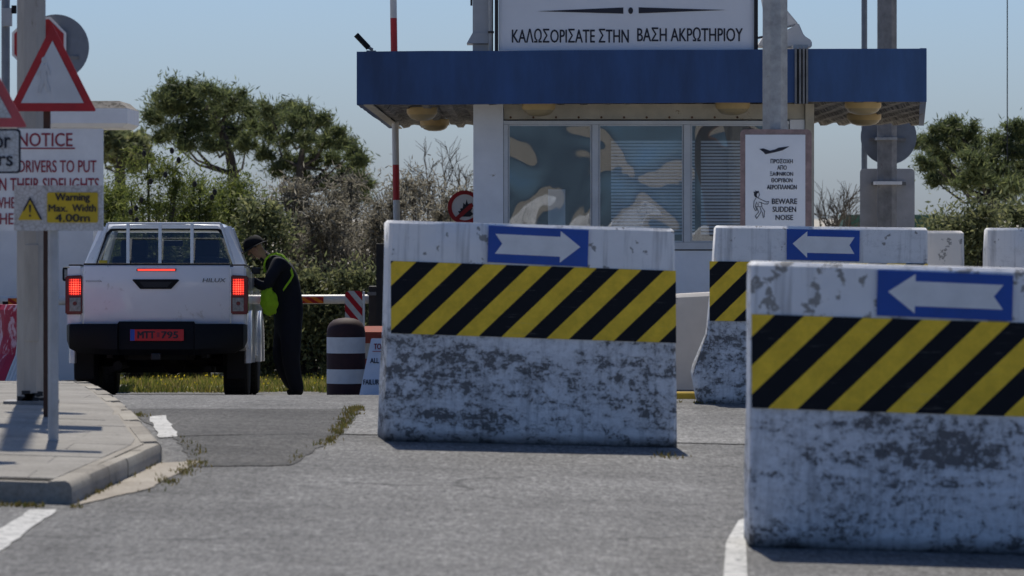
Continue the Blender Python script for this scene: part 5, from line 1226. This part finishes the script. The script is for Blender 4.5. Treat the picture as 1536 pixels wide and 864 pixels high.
bare('bare_tree', 668, 84, 238, 'leafless twiggy tree seen left of the gatehouse wall')
bare('bare_tree', 1238, 84, 268, 'leafless small tree seen under the right canopy beside the noise board')
bare('bare_tree', 610, 82, 268, 'leafless tree above the grey thicket beside the raised boom')
# thicket: single shrubs in two rows
def shrub(px, D, ytop, wpx, label, leafm, per, ln, wd, name='shrub', twig=True, ybot=575):
    cx_ = P(px, 0, D).x; zt_ = P(0, ytop, D).z; hw = wpx / 2 / F * D; r_ = thing(name, (cx_, D, CZ - 2.054), label, 'shrub', 'thicket behind the boom barrier')
    cl = []; mb = MB()
    for k in range(60):
        t_ = random.random() ** .8; a = random.uniform(0, 2 * math.pi); rr_ = hw * math.sqrt(random.random()) * (1.0 - .45 * max(0, t_ - .45) / .55)
        c_ = Vector((cx_ + rr_ * math.cos(a), D + rr_ * .7 * math.sin(a), .15 + (zt_ - .25) * t_)); sr = random.uniform(.14, .34)
        cl.append((tuple(c_), (sr * 1.2, sr * 1.1, sr)))
        if k % 2 == 0:
            e = c_ + Vector((random.uniform(-.1, .1), 0, random.uniform(.05, .25))); mb.tube([(cx_ + rr_ * .25 * math.cos(a), D, -.03), (c_ + Vector((cx_, D, 0))) / 2 - Vector((0, 0, c_.z * .05)), c_, e], [.03, .02, .011, .004], 4)
    mb.build('stems', M['bark_grey'] if leafm is M['shrub_grey'] else M['bark'], r_)
    quads_mesh('foliage', *leaves(cl, per, ln, wd, .2, .1), leafm, r_); return r_
Y_, GY_, GR_ = M['pine_young'], M['shrub_grey'], M['shrub_green']
SH = [(172, 69, 268, 110, 'yellow-green shrub right behind the gate pillar', Y_), (228, 67, 222, 120, 'tall young pine shrub with cones above the left of the pickup roof', Y_), (290, 68, 258, 120, 'olive young pine shrub above the middle of the pickup roof', Y_), (345, 69.5, 262, 110, 'yellow-green shrub above the right of the pickup roof', Y_),
      (395, 67, 292, 100, 'dark green shrub right behind the capped person', GR_), (440, 70, 268, 120, 'grey twiggy shrub right of the capped person', GY_), (490, 67.5, 300, 110, 'grey-green shrub above the lowered boom end', GY_), (530, 70, 262, 120, 'tall grey twiggy shrub left of the raised boom', GY_), (575, 68, 282, 110, 'grey shrub straight behind the raised boom', GY_), (625, 70, 262, 120, 'brown-grey shrub right of the raised boom', GY_), (678, 69, 268, 110, 'grey shrub behind the fire ban sign', GY_), (725, 69.5, 280, 110, 'grey shrub mostly hidden by the gatehouse corner', GY_),
      (455, 65.5, 400, 100, 'low dark shrub below the lowered boom right of the person', GR_), (535, 65.5, 395, 100, 'low dark shrub behind the chevron plate', GR_), (380, 65.5, 420, 90, 'low dark shrub behind the person and pickup flank', GR_), (300, 66, 400, 120, 'low dark shrub hidden behind the pickup cab', GR_), (200, 66, 400, 120, 'low dark shrub hidden behind the pickup bed, left', GR_),
      (1400, 72, 318, 90, 'olive shrub below the right pine beside the green container', GR_), (1460, 71, 300, 110, 'olive shrub seen through the gap between the right barriers', GR_), (1530, 72, 300, 110, 'olive shrub at the right edge above the far barrier', GR_)]
for px, D_, yt, wp, lb, lm in SH:
    if lm is Y_: shrub(px, D_, yt, wp, lb, lm, 330, .070, .014)
    elif lm is GY_: shrub(px, D_, yt, wp, lb, lm, 170, .08, .016)
    else: shrub(px, D_, yt, wp, lb, lm, 210, .075, .028)
scl = []
for _ in range(420):
    x_ = random.uniform(-70, 70); y_ = random.uniform(104, 150); h_ = random.uniform(.5, .85); scl.append(((x_, y_, h_ * .9), (random.uniform(.8, 1.8), 1.0, h_)))
fs_ = quads_mesh('distant_scrub', *leaves(scl, 130, .30, .13, .2, .3), GR_, None, 'stuff'); tag(fs_, 'low dark scrub closing the view far beyond the checkpoint', 'scrub')
# cones on the young pine
cn = thing('pine_cones', (P(228, 0, 67).x, 66.4, 1.2), 'dark cones dotted over the young pine shrub behind the pickup roof', 'cones')
for x_, y_ in ((216, 230), (258, 226), (268, 240), (248, 262), (226, 272), (318, 296), (322, 288), (212, 300), (204, 312), (196, 318), (292, 276), (205, 330)):
    p_ = P(x_, y_, 66.25); MB().lathe([(.0, -.045), (.022, -.03), (.03, 0), (.02, .03), (.0, .045)], p_, 8).build('cone', M['dark'], cn, smooth=True)
# grass verge beyond the road, and weeds in the joints
def blades(name, pts, h0, h1, wd, mat, label, cat):
    n = len(pts); Pn = np.array(pts); h = RNG.uniform(h0, h1, (n, 1)); lean = RNG.normal(size=(n, 3)) * .35; lean[:, 2] = 1; lean /= np.linalg.norm(lean, axis=1, keepdims=True)
    U = lean * h; V = np.cross(U, rdir(n)); V /= np.linalg.norm(V, axis=1, keepdims=True) + 1e-9
    o = quads_mesh(name, Pn + U * .45, U, V * wd, mat, None, 'stuff'); return tag(o, label, cat)
gpts = []
for _ in range(26000):
    y_ = 60.2 + 6.6 * random.random() ** 1.1; x_ = random.uniform(-6.2, -1.0)
    if mn.noise(Vector((x_ * .9, y_ * .7, 3))) > -.12: gpts.append((x_, y_, gz(x_, y_) - .006))
blades('verge_grass', gpts, .03, .13, .016, M['grass'], 'sunlit yellow-green grass verge under and beyond the pickup', 'grass')
blades('verge_flowers', [(x_, y_, z_ + .09) for x_, y_, z_ in gpts[::50]], .02, .035, .022, M['flower'], 'small yellow flowers scattered in the verge grass', 'flowers')
def along(pa, pb, n, jit, up=0):
    a_, b2_ = G(*pa), G(*pb); out = []
    for _ in range(n):
        t_ = random.random(); q_ = a_ + (b2_ - a_) * t_; x_, y_ = q_.x + random.gauss(0, jit), q_.y + random.gauss(0, jit)
        if mn.noise(Vector((x_ * 5, y_ * 2.2, 1))) > -.12: out.append((x_, y_, gz(x_, y_) + up))
    return out
wp_ = along((442, 698), (505, 655), 420, .03) + along((505, 655), (520, 630), 420, .03) + along((520, 632), (536, 612), 600, .035) + along((225, 738), (300, 694), 420, .04) + along((262, 656), (320, 692), 120, .04) + along((112, 762), (0, 760), 300, .03) + along((112, 758), (238, 696), 160, .015) + along((980, 680), (1012, 690), 90, .06) + along((185, 622), (215, 626), 160, .06) + along((1018, 604), (1055, 606), 120, .05)
blades('crack_weeds', wp_, .015, .045, .009, M['weed'], 'dry weeds growing in the asphalt joints and along the kerb', 'weeds')
for o_ in list(COL.objects):
    if '_w' in o_: del o_['_w']
